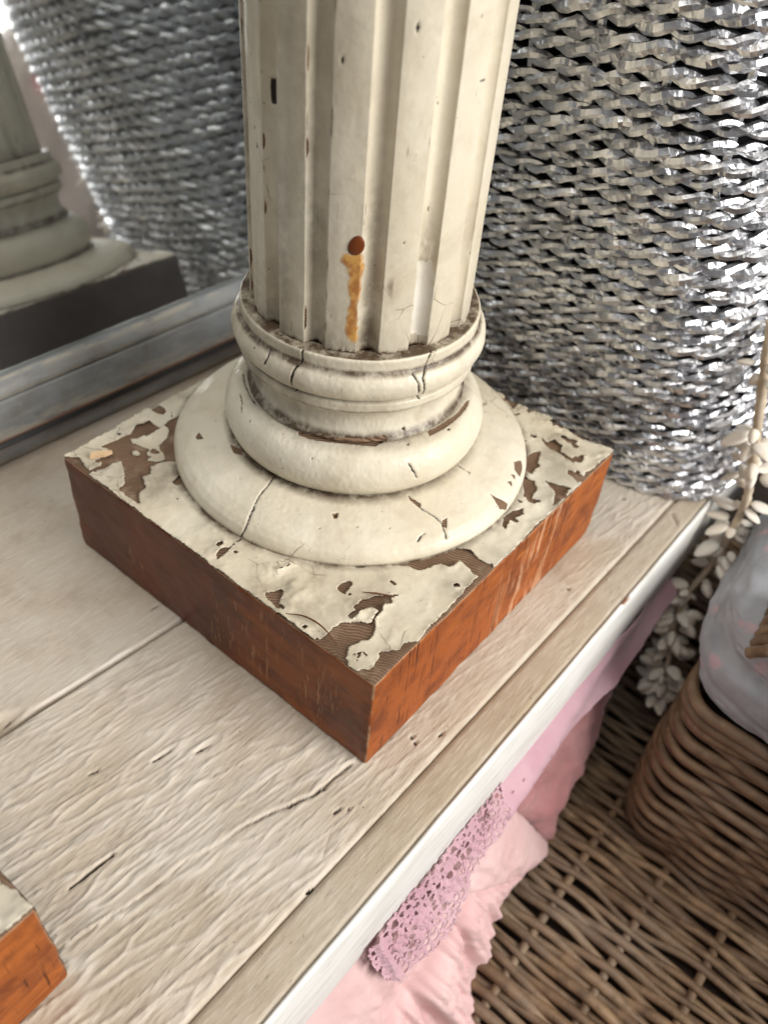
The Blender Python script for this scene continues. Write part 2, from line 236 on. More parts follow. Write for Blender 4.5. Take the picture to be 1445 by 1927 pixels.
def tube(path, rad, sides=8, closed=False, flat=1.0, jitter=0.0, seed=0, caps=True):
    """path (n,3); rad scalar or (n,); returns verts, list of faces"""
    P = np.asarray(path, float); n = len(P)
    rad = np.zeros(n) + rad
    if closed:
        T = np.roll(P, -1, 0) - np.roll(P, 1, 0)
    else:
        T = np.gradient(P, axis=0)
    T /= np.linalg.norm(T, axis=1)[:, None] + 1e-12
    N = np.zeros_like(P)
    ref = np.array([0, 0, 1.0]) if abs(T[0][2]) < 0.9 else np.array([1.0, 0, 0])
    v = ref - T[0] * (ref @ T[0]); v /= np.linalg.norm(v)
    for i in range(n):
        v = v - T[i] * (v @ T[i]); v /= np.linalg.norm(v) + 1e-12
        N[i] = v
    B = np.cross(T, N)
    rg = np.random.default_rng(seed)
    a = np.linspace(0, 2 * np.pi, sides, endpoint=False)
    R = rad[:, None] * (1 + jitter * rg.standard_normal((n, sides)))
    V = P[:, None, :] + R[..., None] * (np.cos(a)[None, :, None] * N[:, None, :] + flat * np.sin(a)[None, :, None] * B[:, None, :])
    V = V.reshape(-1, 3)
    idx = np.arange(n if closed else n - 1); j = np.arange(sides)
    I, J = np.meshgrid(idx, j, indexing='ij')
    I2 = (I + 1) % n; J2 = (J + 1) % sides
    F = np.stack([I * sides + J, I * sides + J2, I2 * sides + J2, I2 * sides + J], -1).reshape(-1, 4)
    fl = [F]
    if not closed and caps:
        V = np.concatenate([V, P[:1], P[-1:]])
        c0, c1 = n * sides, n * sides + 1
        t0 = np.stack([np.full(sides, c0), J2[0], j], 1)
        t1 = np.stack([np.full(sides, c1), (n - 1) * sides + j, (n - 1) * sides + J2[0]], 1)
        fl.append(np.concatenate([t0, t1]))
    return V, fl

def spline(pts, n):
    """Catmull-Rom through points"""
    P = np.asarray(pts, float)
    P = np.concatenate([[2 * P[0] - P[1]], P, [2 * P[-1] - P[-2]]])
    m = len(P) - 3
    t = np.linspace(0, m - 1e-6, n); i = t.astype(int); u = (t - i)[:, None]
    a, b, c, d = P[i], P[i + 1], P[i + 2], P[i + 3]
    return 0.5 * (2 * b + (c - a) * u + (2 * a - 5 * b + 4 * c - d) * u**2 + (3 * b - a - 3 * c + d) * u**3)

# ------------------------------------------------------------------ materials
def srgb(r, g, b):
    f = lambda c: (c / 255 / 12.92) if c <= 10.3 else ((c / 255 + 0.055) / 1.055) ** 2.4
    return (f(r), f(g), f(b), 1)

class M:
    def __init__(self, name):
        self.m = bpy.data.materials.new(name); self.m.use_nodes = True
        self.nt = self.m.node_tree; self.N = self.nt.nodes; self.L = self.nt.links
        self.b = self.N['Principled BSDF']
        self.tc = self.N.new('ShaderNodeTexCoord')
    def new(self, t, **k):
        n = self.N.new(t)
        for a, v in k.items(): setattr(n, a, v)
        return n
    def set(self, sock, v):
        if hasattr(v, 'links') or hasattr(v, 'is_output'):
            self.L.new(v, sock)
        else:
            sock.default_value = v
    def mapping(self, scale=(1,1,1), rot=(0,0,0), src=None):
        mp = self.new('ShaderNodeMapping')
        mp.inputs['Scale'].default_value = scale; mp.inputs['Rotation'].default_value = rot
        self.L.new(src or self.tc.outputs['Object'], mp.inputs['Vector'])
        return mp.outputs[0]
    def noise(self, scale, detail=4, rough=0.55, vec=None, dist=0.0):
        n = self.new('ShaderNodeTexNoise')
        n.inputs['Scale'].default_value = scale; n.inputs['Detail'].default_value = detail
        n.inputs['Roughness'].default_value = rough; n.inputs['Distortion'].default_value = dist
        self.L.new(vec or self.tc.outputs['Object'], n.inputs['Vector'])
        return n.outputs[0]
    def vor(self, scale, vec=None, feature='F1', rnd=1.0):
        n = self.new('ShaderNodeTexVoronoi', feature=feature)
        n.inputs['Scale'].default_value = scale; n.inputs['Randomness'].default_value = rnd
        self.L.new(vec or self.tc.outputs['Object'], n.inputs['Vector'])
        return n.outputs[0]
    def ramp(self, v, stops, interp='LINEAR'):
        n = self.new('ShaderNodeValToRGB'); n.color_ramp.interpolation = interp
        el = n.color_ramp.elements
        while len(el) < len(stops): el.new(0.5)
        for e, (p, c) in zip(el, stops):
            e.position = p; e.color = c if isinstance(c, tuple) else (c, c, c, 1)
        self.L.new(v, n.inputs[0])
        return n.outputs[0]
    def mix(self, fac, a, b, mode='MIX'):
        n = self.new('ShaderNodeMix', data_type='RGBA', blend_type=mode)
        self.set(n.inputs['Factor'], fac); self.set(n.inputs['A'], a); self.set(n.inputs['B'], b)
        return n.outputs['Result']
    def math(self, op, a, b=0.0, clamp=False):
        n = self.new('ShaderNodeMath', operation=op, use_clamp=clamp)
        self.set(n.inputs[0], a); self.set(n.inputs[1], b)
        return n.outputs[0]
    def attr(self, name):
        n = self.new('ShaderNodeAttribute', attribute_name=name)
        return n.outputs['Fac']
    def bump(self, hgt, dist=0.001, strength=1.0, normal=None):
        n = self.new('ShaderNodeBump')
        n.inputs['Distance'].default_value = dist; n.inputs['Strength'].default_value = strength
        self.L.new(hgt, n.inputs['Height'])
        if normal is not None: self.L.new(normal, n.inputs['Normal'])
        return n.outputs[0]
    def out(self, color, rough=0.5, normal=None, metal=0.0, spec=0.5):
        self.set(self.b.inputs['Base Color'], color); self.set(self.b.inputs['Roughness'], rough)
        self.set(self.b.inputs['Metallic'], metal); self.set(self.b.inputs['Specular IOR Level'], spec)
        if normal is not None: self.L.new(normal, self.b.inputs['Normal'])
        return self.m

def paint_material():
    """old cream gloss paint; attributes: bare (wood shows), dark (crack, grime), amber, white"""
    k = M('old_cream_paint')
    n1 = k.noise(9, 5); n2 = k.noise(45, 6, 0.65); n3 = k.noise(260, 3)
    c = k.mix(k.ramp(n1, [(0.35, 0.0), (0.68, 1.0)]), srgb(226, 219, 200), srgb(214, 203, 178))
    c = k.mix(k.math('MULTIPLY', k.ramp(n2, [(0.50, 0.0), (0.72, 1.0)]), 0.35), c, srgb(188, 172, 146))
    # specks of grime
    sp = k.vor(170); spn = k.noise(28, 3)
    speck = k.math('MULTIPLY', k.ramp(sp, [(0.055, 1.0), (0.10, 0.0)]), k.ramp(spn, [(0.55, 0.0), (0.62, 1.0)]))
    c = k.mix(speck, c, srgb(92, 78, 62))
    smear = k.noise(5, 6, 0.7, k.mapping((1, 1, 1)), 1.2)
    c = k.mix(k.math('MULTIPLY', k.ramp(smear, [(0.50, 0.0), (0.74, 1.0)]), 0.55), c, srgb(158, 142, 116))
    ed = k.new('ShaderNodeTexVoronoi', feature='DISTANCE_TO_EDGE'); ed.inputs['Scale'].default_value = 42
    k.L.new(k.mix(0.012, k.tc.outputs['Object'], k.new('ShaderNodeTexNoise').outputs['Color'], 'ADD'), ed.inputs['Vector'])
    crk = k.math('MULTIPLY', k.ramp(ed.outputs['Distance'], [(0.006, 1.0), (0.016, 0.0)]), k.ramp(k.noise(11, 4, 0.6), [(0.56, 0.0), (0.62, 1.0)]))
    c = k.mix(k.math('MULTIPLY', crk, 0.75), c, srgb(110, 94, 74))
    scf = k.noise(1, 3, 0.6, k.mapping((300, 300, 40)))
    c = k.mix(k.math('MULTIPLY', k.math('MULTIPLY', k.ramp(scf, [(0.66, 0.0), (0.72, 1.0)]), k.ramp(k.noise(16, 3), [(0.52, 0.0), (0.62, 1.0)])), 0.5), c, srgb(128, 112, 90))
    am = k.attr('amber'); wh = k.attr('white'); ba = k.attr('bare'); dk = k.attr('dark')
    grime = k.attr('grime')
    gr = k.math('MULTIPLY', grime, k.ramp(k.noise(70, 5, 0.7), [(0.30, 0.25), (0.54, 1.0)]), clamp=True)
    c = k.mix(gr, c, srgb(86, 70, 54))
    c = k.mix(k.math('MULTIPLY', k.ramp(wh, [(0.4, 0.0), (0.6, 1.0)]), k.ramp(k.noise(55, 4), [(0.3, 0.55), (0.6, 1.0)])), c, srgb(218, 212, 199))
    amc = k.mix(k.ramp(k.noise(150, 4), [(0.42, 0.0), (0.6, 1.0)]), srgb(204, 150, 66), srgb(164, 100, 28))
    c = k.mix(k.ramp(am, [(0.25, 0.0), (0.45, 0.55), (0.9, 0.9)]), c, amc)
    # bare wood: brown with fine end grain
    wv = k.new('ShaderNodeTexWave', wave_type='BANDS', bands_direction='X')
    wv.inputs['Scale'].default_value = 190; wv.inputs['Distortion'].default_value = 3.5; wv.inputs['Detail'].default_value = 2; wv.inputs['Detail Scale'].default_value = 0.4
    k.L.new(k.mapping((1, 1, 1), (0, 0, 0.9)), wv.inputs['Vector'])
    wood = k.mix(wv.outputs[0], srgb(84, 62, 46), srgb(146, 118, 92))
    bm_ = k.ramp(k.math('ADD', ba, k.math('MULTIPLY', k.math('SUBTRACT', k.noise(700, 2), 0.5), 0.5)), [(0.46, 0.0), (0.54, 1.0)])
    c = k.mix(bm_, c, wood)
    c = k.mix(k.ramp(dk, [(0.30, 0.0), (0.75, 1.0)]), c, srgb(38, 30, 24))
    hgt = k.math('ADD', k.math('MULTIPLY', n2, 0.6), k.math('MULTIPLY', n3, 0.25))
    hgt = k.math('ADD', hgt, k.math('MULTIPLY', k.math('MULTIPLY', wv.outputs[0], bm_), 0.8))
    hgt = k.math('ADD', hgt, k.math('MULTIPLY', k.noise(24, 4), 1.2))
    nb = k.bump(hgt, 0.0011, 0.55)
    ro = k.mix(bm_, k.ramp(n2, [(0.3, 0.30), (0.75, 0.55)]), (0.85, 0.85, 0.85, 1))
    return k.out(c, ro, nb, 0, 0.45)

def bare_top_material():
    """weathered end-grain wood where the paint has flaked away"""
    k = M('bare_weathered_wood')
    wv = k.new('ShaderNodeTexWave', wave_type='RINGS', rings_direction='Z')
    wv.inputs['Scale'].default_value = 150; wv.inputs['Distortion'].default_value = 9; wv.inputs['Detail'].default_value = 4; wv.inputs['Detail Scale'].default_value = 0.5
    mp = k.mapping((1, 1, 1)); 
    mp.node.inputs['Location'].default_value = (-0.22, 0.34, 0)
    k.L.new(mp, wv.inputs['Vector'])
    n = k.noise(26, 5, 0.6); nf = k.noise(420, 3)
    c = k.mix(wv.outputs[0], srgb(108, 84, 66), srgb(138, 112, 90))
    c = k.mix(k.ramp(n, [(0.46, 0.0), (0.66, 0.8)]), c, srgb(98, 76, 58))
    c = k.mix(k.math('MULTIPLY', k.ramp(k.noise(60, 4), [(0.55, 0.0), (0.75, 1.0)]), 0.5), c, srgb(180, 162, 138))
    nb = k.bump(k.math('ADD', wv.outputs[0], k.math('MULTIPLY', nf, 0.4)), 0.0006, 0.8)
    return k.out(c, 0.8, nb, 0, 0.25)

def plinth_side_material(front):
    k = M('sawn_orange_wood' if front else 'dark_varnished_wood')
    if front:
        # vertical saw marks, grain along the length, pale scraped streaks
        g = k.noise(1, 6, 0.65, k.mapping((30, 22, 130)), 0.4)
        big = k.noise(9, 4)
        c = k.mix(k.ramp(g, [(0.30, 0.0), (0.70, 1.0)]), srgb(118, 56, 18), srgb(188, 106, 42))
        c = k.mix(k.ramp(big, [(0.40, 0.0), (0.68, 1.0)]), c, srgb(156, 80, 28))
        c = k.mix(k.math('MULTIPLY', k.ramp(k.noise(34, 5, 0.7), [(0.46, 0.0), (0.64, 1.0)]), 0.75), c, srgb(98, 44, 16))
        saw = k.noise(1, 3, 0.5, k.mapping((10, 420, 14), (0.0, 0, 0)), 0.3)
        sel = k.noise(1, 2, 0.5, k.mapping((5, 26, 22)))
        sm = k.math('MULTIPLY', k.ramp(saw, [(0.62, 0.0), (0.67, 1.0)]), k.ramp(sel, [(0.42, 0.0), (0.52, 1.0)]))
        c = k.mix(k.math('MULTIPLY', sm, 0.85), c, srgb(58, 25, 11))
        # scraped pale streaks on one stretch of the face
        pale = k.noise(1, 4, 0.6, k.mapping((20, 150, 16), (0.25, 0, 0)))
        sy = k.new('ShaderNodeSeparateXYZ'); k.L.new(k.tc.outputs['Object'], sy.inputs[0])
        win = k.ramp(k.math('ADD', k.math('MULTIPLY', sy.outputs[1], 2.6), 0.5), [(0.47, 0.0), (0.56, 1.0), (0.66, 1.0), (0.74, 0.0)])
        pm = k.math('MULTIPLY', win, k.ramp(pale, [(0.52, 0.0), (0.60, 1.0)]))
        c = k.mix(k.math('MULTIPLY', pm, 0.75), c, srgb(206, 160, 122))
        spk = k.vor(130, k.mapping((1, 1, 0.5)))
        c = k.mix(k.math('MULTIPLY', k.ramp(spk, [(0.06, 1.0), (0.11, 0.0)]), k.ramp(k.noise(18), [(0.5, 0.0), (0.6, 0.8)])), c, srgb(60, 28, 14))
        eg = k.math('MULTIPLY', k.attr('edge'), k.ramp(k.noise(48, 4, 0.65), [(0.40, 0.0), (0.56, 1.0)]))
        c = k.mix(k.math('MULTIPLY', eg, 0.8), c, srgb(176, 146, 114))
        hgt = k.math('SUBTRACT', k.math('MULTIPLY', g, 0.7), k.math('MULTIPLY', sm, 1.3))
        nb = k.bump(hgt, 0.0009, 0.8)
        return k.out(c, 0.55, nb, 0, 0.35)
    g = k.noise(1, 5, 0.6, k.mapping((16, 16, 60)), 0.5)
    big = k.noise(7, 4, 0.6)
    c = k.mix(k.ramp(g, [(0.3, 0.0), (0.72, 1.0)]), srgb(104, 46, 16), srgb(164, 88, 32))
    sx = k.new('ShaderNodeSeparateXYZ'); k.L.new(k.tc.outputs['Object'], sx.inputs[0])
    red = k.ramp(k.math('ADD', sx.outputs[0], k.math('MULTIPLY', k.math('SUBTRACT', big, 0.5), 0.12)), [(0.0, 1.0), (0.055, 0.0)])  # uneven red varnish, with some of the face's shading painted in
    c = k.mix(k.math('MULTIPLY', red, 0.85), c, srgb(104, 42, 22))
    c = k.mix(k.math('MULTIPLY', k.ramp(k.noise(22, 5, 0.65), [(0.42, 0.0), (0.64, 1.0)]), 0.75), c, srgb(74, 32, 15))
    # pale rubbed ticks
    t1 = k.noise(1, 3, 0.6, k.mapping((420, 10, 60)))
    t2 = k.noise(1, 2, 0.5, k.mapping((26, 5, 10)))
    tk = k.math('MULTIPLY', k.ramp(t1, [(0.56, 0.0), (0.63, 1.0)]), k.ramp(t2, [(0.55, 0.0), (0.64, 1.0)]))
    c = k.mix(k.math('MULTIPLY', tk, 0.6), c, srgb(190, 140, 96))
    sc2 = k.math('MULTIPLY', k.ramp(k.noise(1, 5, 0.7, k.mapping((90, 20, 150))), [(0.60, 0.0), (0.66, 1.0)]), k.ramp(k.noise(15, 3), [(0.54, 0.0), (0.64, 1.0)]))
    c = k.mix(k.math('MULTIPLY', sc2, 0.55), c, srgb(178, 128, 86))
    bl = k.vor(60, k.mapping((1, 1, 0.6)))
    c = k.mix(k.math('MULTIPLY', k.ramp(bl, [(0.10, 1.0), (0.16, 0.0)]), k.ramp(k.noise(13), [(0.5, 0.0), (0.6, 0.7)])), c, srgb(56, 26, 14))
    eg = k.math('MULTIPLY', k.attr('edge'), k.ramp(k.noise(48, 4, 0.65), [(0.40, 0.0), (0.56, 1.0)]))
    c = k.mix(k.math('MULTIPLY', eg, 0.8), c, srgb(176, 146, 114))
    nb = k.bump(k.math('ADD', g, k.math('MULTIPLY', k.noise(140, 3), 0.3)), 0.0004, 0.6)
    return k.out(c, k.ramp(big, [(0.3, 0.30), (0.7, 0.50)]), nb, 0, 0.4)

def shelf_paint(name, ridge, tone):
    k = M(name)
    mp = k.mapping((120, 14, 30), (0, 0, 0.10))
    r1 = k.noise(1, 5, 0.62, mp, 0.8)
    r2 = k.noise(1, 4, 0.6, k.mapping((420, 45, 60), (0, 0, 0.10)), 0.4)
    patch = k.noise(7, 4, 0.6)
    n2 = k.noise(30, 6, 0.65)
    c = k.mix(k.ramp(patch, [(0.38, 0.0), (0.66, 1.0)]), srgb(*tone), srgb(tone[0] - 10, tone[1] - 15, tone[2] - 21))
    c = k.mix(k.math('MULTIPLY', k.ramp(n2, [(0.48, 0.0), (0.74, 1.0)]), 0.50), c, srgb(160, 144, 124))
    # thin worn streaks along the grain
    c = k.mix(k.math('MULTIPLY', k.ramp(r1, [(0.58, 0.0), (0.72, 1.0)]), 0.22), c, srgb(160, 142, 120))
    c = k.mix(k.math('MULTIPLY', k.ramp(k.noise(3.4, 5, 0.6), [(0.56, 0.0), (0.72, 1.0)]), 0.4), c, srgb(156, 138, 112))
    c = k.mix(k.math('MULTIPLY', k.ramp(r2, [(0.52, 0.0), (0.64, 1.0)]), 0.30), c, srgb(218, 210, 197))
    fk = k.noise(1, 3, 0.6, k.mapping((520, 70, 60), (0, 0, 0.12)))
    c = k.mix(k.math('MULTIPLY', k.math('MULTIPLY', k.ramp(fk, [(0.62, 0.0), (0.68, 1.0)]), k.ramp(k.noise(12, 4), [(0.48, 0.0), (0.60, 1.0)])), 0.55), c, srgb(126, 108, 88))
    st = k.attr('stain'); dk = k.attr('dark'); li = k.attr('light')
    c = k.mix(k.math('MULTIPLY', st, 0.40), c, srgb(160, 142, 112))
    c = k.mix(li, c, srgb(236, 230, 220))
    c = k.mix(k.ramp(dk, [(0.25, 0.0), (0.7, 1.0)]), c, srgb(58, 44, 32))
    spk = k.vor(120)
    c = k.mix(k.math('MULTIPLY', k.ramp(spk, [(0.05, 1.0), (0.09, 0.0)]), k.ramp(k.noise(14), [(0.56, 0.0), (0.64, 0.8)])), c, srgb(110, 92, 72))
    hgt = k.math('ADD', k.math('MULTIPLY', r2, 0.30), k.math('MULTIPLY', k.noise(300, 3), 0.12))
    nb = k.bump(hgt, 0.0022 * ridge, 0.9)
    return k.out(c, k.ramp(n2, [(0.3, 0.42), (0.7, 0.62)]), nb, 0, 0.4)

def simple(name, col, rough=0.6, metal=0.0, var=0.12, scale=40, bumpd=0.0006, spec=0.4, col2=None):
    k = M(name)
    n = k.noise(scale, 5, 0.6)
    d = col2 or tuple(max(0, c - var * 255) for c in col)
    c = k.mix(k.ramp(n, [(0.35, 0.0), (0.7, 1.0)]), srgb(*col), srgb(*d))
    return k.out(c, rough, k.bump(n, bumpd, 0.6), metal, spec)

MAT_PAINT = paint_material()
MAT_BARE = bare_top_material()
MAT_FRONTWOOD = plinth_side_material(True)
MAT_SIDEWOOD = plinth_side_material(False)

# ------------------------------------------------------------------ shelf (planks, trim, fascia)
def plank_mesh(name, xl, xr, y0, y1, top, dx, dy, ridge, bottom=-0.02):
    """board whose long edges are the functions xl(y), xr(y); its top is really relieved"""
    ys = np.arange(y0, y1 + 1e-6, dy)
    w = np.mean(xr(ys) - xl(ys)); nv = int(w / dx) + 1
    vs = np.linspace(0, 1, nv)
    Y, V = np.meshgrid(ys, vs, indexing='ij')
    X = xl(Y) * (1 - V) + xr(Y) * V
    # grain runs slightly askew to the board
    gx = X - 0.15 * Y + 0.006 * fbm(X * 6, Y * 4, seed=3)
    amount = np.clip(0.75 + 2.0 * fbm(X * 9, Y * 6, seed=21), 0.15, 1.4)
    wx = 0.0012 * fbm(X * 45, Y * 22, seed=4, o=2)
    rd = np.clip(1 - np.abs(fbm((gx + wx) * 150, Y * 24, seed=5, o=2)) * 9, 0, 1) ** 2
    rd3 = np.clip(1 - np.abs(fbm((gx - wx) * 300, Y * 34, seed=6, o=2)) * 9, 0, 1) ** 2
    rd2 = fbm(gx * 110, Y * 9, seed=9, o=2)
    z = ridge * amount * (0.0009 * rd + 0.0006 * rd3 + 0.0004 * rd2 - 0.0003)
    edge = np.minimum(X - xl(Y), xr(Y) - X)
    z -= 0.0022 * np.clip(1 - edge / 0.0035, 0, 1) ** 2
    dark = np.zeros_like(X); light = 0.30 * ridge * np.clip(rd * amount, 0, 1); stain = np.zeros_like(X)
    rs = random.Random(int(abs(xl(0.0) * 1e4)) + 5)
    for _ in range(46):
        y_ = rs.uniform(-0.45, 0.35); v_ = rs.random(); x_ = float(xl(y_) * (1 - v_) + xr(y_) * v_)
        L_ = rs.uniform(0.004, 0.022); a_ = rs.choice((rs.gauss(1.45, 0.12), rs.gauss(1.45, 0.12), rs.uniform(0, 3.1)))
        dd = line_dist(X, Y, [(x_, y_), (x_ + L_ * math.cos(a_), y_ + L_ * math.sin(a_))], 0.004)
        m = np.clip(1 - dd / rs.uniform(0.0005, 0.0010), 0, 1) * rs.uniform(0.3, 0.55)
        z -= 0.0008 * m; dark = np.maximum(dark, m)
    sl_n = 0.0012 * np.abs(fbm(X * 240, Y * 120, seed=37, o=3))
    for s in SLITS:
        d = line_dist(X, Y, s)
        L = math.dist(s[0], s[-1])
        wd = 0.0006 + 0.0005 * min(1, L / 0.02) + (0.0003 if L < 0.006 else 0)
        m = np.clip(1.25 - (d + sl_n) / wd, 0, 1)
        z -= 0.004 * m; dark = np.maximum(dark, m)
    sa = 0.012 * fbm(X * 60, Y * 60, seed=31, o=3); sb = 0.012 * fbm(X * 60, Y * 60, seed=33, o=3); sc = 0.6 + 0.8 * sa / 0.012
    for s in STAINS:
        d = poly_sdf(X + sa, Y + sb, s)
        stain = np.maximum(stain, np.clip(d / 0.006 + 0.4, 0, 1) * sc)
    return X, Y, z, dark, light, stain, vs, ys

def plank(name, xl, xr, y0, y1, ridge, mat, parent, dx=0.0012, dy=0.0024, extra=None, zbase=0.0):
    X, Y, z, dark, light, stain, vs, ys = plank_mesh(name, xl, xr, y0, y1, 0, dx, dy, ridge)
    if extra: z, dark, light, stain = extra(X, Y, z, dark, light, stain)
    nu, nv = X.shape
    P = np.stack([X, Y, z + zbase], -1).reshape(-1, 3)
    f = grid_faces(nu, nv)[:, ::-1]
    # skirt
    ids = np.arange(nu * nv).reshape(nu, nv)
    loop = np.concatenate([ids[:, 0], ids[-1, 1:], ids[::-1, -1][1:], ids[0, ::-1][1:-1]])
    base = P[loop].copy(); base[:, 2] = -0.022
    k = len(loop); off = nu * nv
    j = np.arange(k); j2 = (j + 1) % k
    sk = np.stack([loop[j], loop[j2], off + j2, off + j], 1)
    at = {}
    for nm, a in (('dark', dark), ('light', light), ('stain', stain)):
        at[nm] = np.concatenate([a.ravel(), np.full(k, 0.0)])
    me = mesh(name, np.concatenate([P, base]), [f, sk], True, at)
    return obj(name, me, mat, parent)

shelf = tag(empty('shelf', (0, 0, 0)), 'cream painted plank shelf with chipped white front edge under the column', 'shelf')
MAT_SHELF = shelf_paint('shelf_paint', 1.0, (202, 192, 177))
MAT_TRIM = shelf_paint('shelf_trim_paint', 0.7, (190, 179, 161))
jb = np.array(JOINT_B)
pb = np.polyfit(jb[:, 1], jb[:, 0], 1)
xB = lambda y: pb[0] * np.asarray(y) + pb[1]
xG = lambda y: 0.1835 + 0.0215 * np.asarray(y)
xF = lambda y: 0.2105 + 0.011 * np.asarray(y)
Y0, Y1 = -0.62, 0.72

def mid_extra(X, Y, z, dark, light, stain):
    wob = 0.0012 * fbm(X * 120, Y * 120, seed=41) * 2
    d = line_dist(X + wob, Y + wob, CRACK_A)
    side = X - np.interp(Y, np.array(CRACK_A)[:, 1], np.array(CRACK_A)[:, 0])
    on = (Y > CRACK_A[0][1]) & (Y < CRACK_A[-1][1] + 0.02)
    # the paint steps down along the split and has built up on its far lip
    z = z + np.where(on & (side < 0), 0.0016 * np.exp(-np.abs(side) / 0.006), 0)
    op = np.clip(0.25 + 2.4 * fbm(X * 18, Y * 18, seed=43), 0, 1) + np.clip((Y + 0.24) / 0.05, 0, 1) * 0.5
    m = np.clip(1.3 - d / 0.0011, 0, 1)
    z = z - 0.0028 * m * np.clip(op, 0.3, 1.2)
    dark = np.maximum(dark, m * np.clip(op, 0, 1) * 0.62)
    light = np.maximum(light, np.where(side < 0, np.clip(1 - np.abs(d - 0.005) / 0.004, 0, 1), 0) * np.clip(0.3 + 2 * fbm(X * 60, Y * 30, seed=47), 0, 0.55))
    return z, dark, light, stain

def back_extra(X, Y, z, dark, light, stain):
    e = xB(Y) - X
    # a ridge of paint left along the joint, whiter where rubbed
    ridge = np.clip(1 - np.abs(e - 0.0020 - 0.002 * fbm(Y * 60, Y * 0, seed=53)) / (0.0014 + 0.002 * (fbm(Y * 40, Y * 0, seed=55) + 0.3)), 0, 1) * np.clip((Y + 0.270) / 0.02, 0, 1) * (Y < -0.10) * np.clip(0.75 + fbm(Y * 90, X * 90, seed=57) * 1.6, 0, 1)
    z = z + 0.0016 * ridge
    light = np.maximum(light, ridge * 0.8)
    # broken hollow at the far end of the joint
    b = np.clip(1 - np.hypot((X - xB(Y) + 0.006) / 0.009, (Y + 0.315) / 0.045), 0, 1)
    z = z - 0.006 * np.clip(b * 2, 0, 1); stain = np.maximum(stain, np.clip(b * 3, 0, 1)); 
    dark = np.maximum(dark, np.clip(b * 2 - 0.9 + 1.5 * fbm(X * 90, Y * 90, seed=51), 0, 1) * 0.7)
    return z, dark, light, stain

plank('plank', lambda y: -0.40 + 0 * np.asarray(y), lambda y: xB(y) - 0.0008, Y0, Y1, 0.45, MAT_SHELF, shelf, extra=back_extra, dx=0.0016)
plank('plank', lambda y: xB(y) + 0.0016 + 0.003 * np.clip((-0.25 - np.asarray(y)) / 0.08, 0, 1), lambda y: xG(y) - 0.0004, Y0, Y1, 1.0, MAT_SHELF, shelf, extra=mid_extra, dx=0.0009, dy=0.0020)
plank('trim_strip', lambda y: xG(y) + 0.0004, lambda y: xF(y) - 0.0012, Y0, Y1, 0.30, MAT_TRIM, shelf, zbase=-0.0006)
# carcass under the boards and the white fascia
obj('board_bearer', box_mesh('board_bearer', -0.40, 0.192, Y0, Y1, -0.045, -0.0225), MAT_TRIM, shelf)

def fascia_material():
    k = M('white_fascia_paint')
    n = k.noise(1, 5, 0.6, k.mapping((40, 22, 160)), 0.4)
    c = k.mix(k.ramp(n, [(0.42, 0.0), (0.72, 1.0)]), srgb(236, 236, 232), srgb(212, 210, 202))
    ch = k.noise(1, 4, 0.6, k.mapping((60, 36, 200)))
    sz = k.new('ShaderNodeSeparateXYZ'); k.L.new(k.tc.outputs['Object'], sz.inputs[0])
    c = k.mix(k.math('MULTIPLY', k.ramp(ch, [(0.71, 0.0), (0.74, 1.0)]), 0.7), c, srgb(120, 108, 92))
    # the top arris is rubbed through to red-brown wood here and there
    ar = k.attr('arris')
    rub = k.noise(1, 3, 0.6, k.mapping((20, 16, 20)))
    c = k.mix(k.math('MULTIPLY', ar, k.ramp(rub, [(0.60, 0.0), (0.62, 1.0)])), c, srgb(136, 82, 50))
    return k.out(c, 0.5, k.bump(n, 0.0006, 0.7), 0, 0.4)
def fascia():
    ys = np.arange(Y0, Y1 + 1e-6, 0.004)
    prof = [(-0.0010, -0.0225), (-0.0010, -0.0018), (-0.0002, -0.0004), (0.0012, -0.0006), (0.0024, -0.0022), (0.0028, -0.006), (0.0028, -0.040), (0.0028, -0.0765), (0.0018, -0.0785), (-0.016, -0.0785), (-0.016, -0.046)]
    ar = [0, 0.3, 1, 0.9, 0.1, 0, 0, 0, 0, 0, 0]
    nv = len(prof)
    P = np.zeros((len(ys), nv, 3))
    for j, (dx, dz) in enumerate(prof):
        P[:, j, 0] = xF(ys) + dx + 0.0007 * fbm(ys * 30, ys * 0 + j * 0.3, seed=61); P[:, j, 1] = ys; P[:, j, 2] = dz + 0.0007 * fbm(ys * 55, ys * 0 + 7, seed=63)
    me = mesh('fascia', P.reshape(-1, 3), grid_faces(len(ys), nv)[:, ::-1], True, {'arris': np.tile(ar, len(ys))})
    obj('fascia', me, fascia_material(), shelf)
fascia()

# ------------------------------------------------------------------ column
def revolve(prof_pts, nth, step):
    pts = []
    for a, b in zip(prof_pts[:-1], prof_pts[1:]):
        n = max(1, int(round(math.dist(a, b) / step)))
        for i in range(n): pts.append((a[0] + (b[0] - a[0]) * i / n, a[1] + (b[1] - a[1]) * i / n))
    pts.append(prof_pts[-1])
    pts = np.array(pts)
    # smooth the polyline a little
    for _ in range(2):
        q = pts.copy(); q[1:-1] = 0.25 * pts[:-2] + 0.5 * pts[1:-1] + 0.25 * pts[2:]; pts = q
    th = np.linspace(-PI, PI, nth, endpoint=False)
    return pts, th

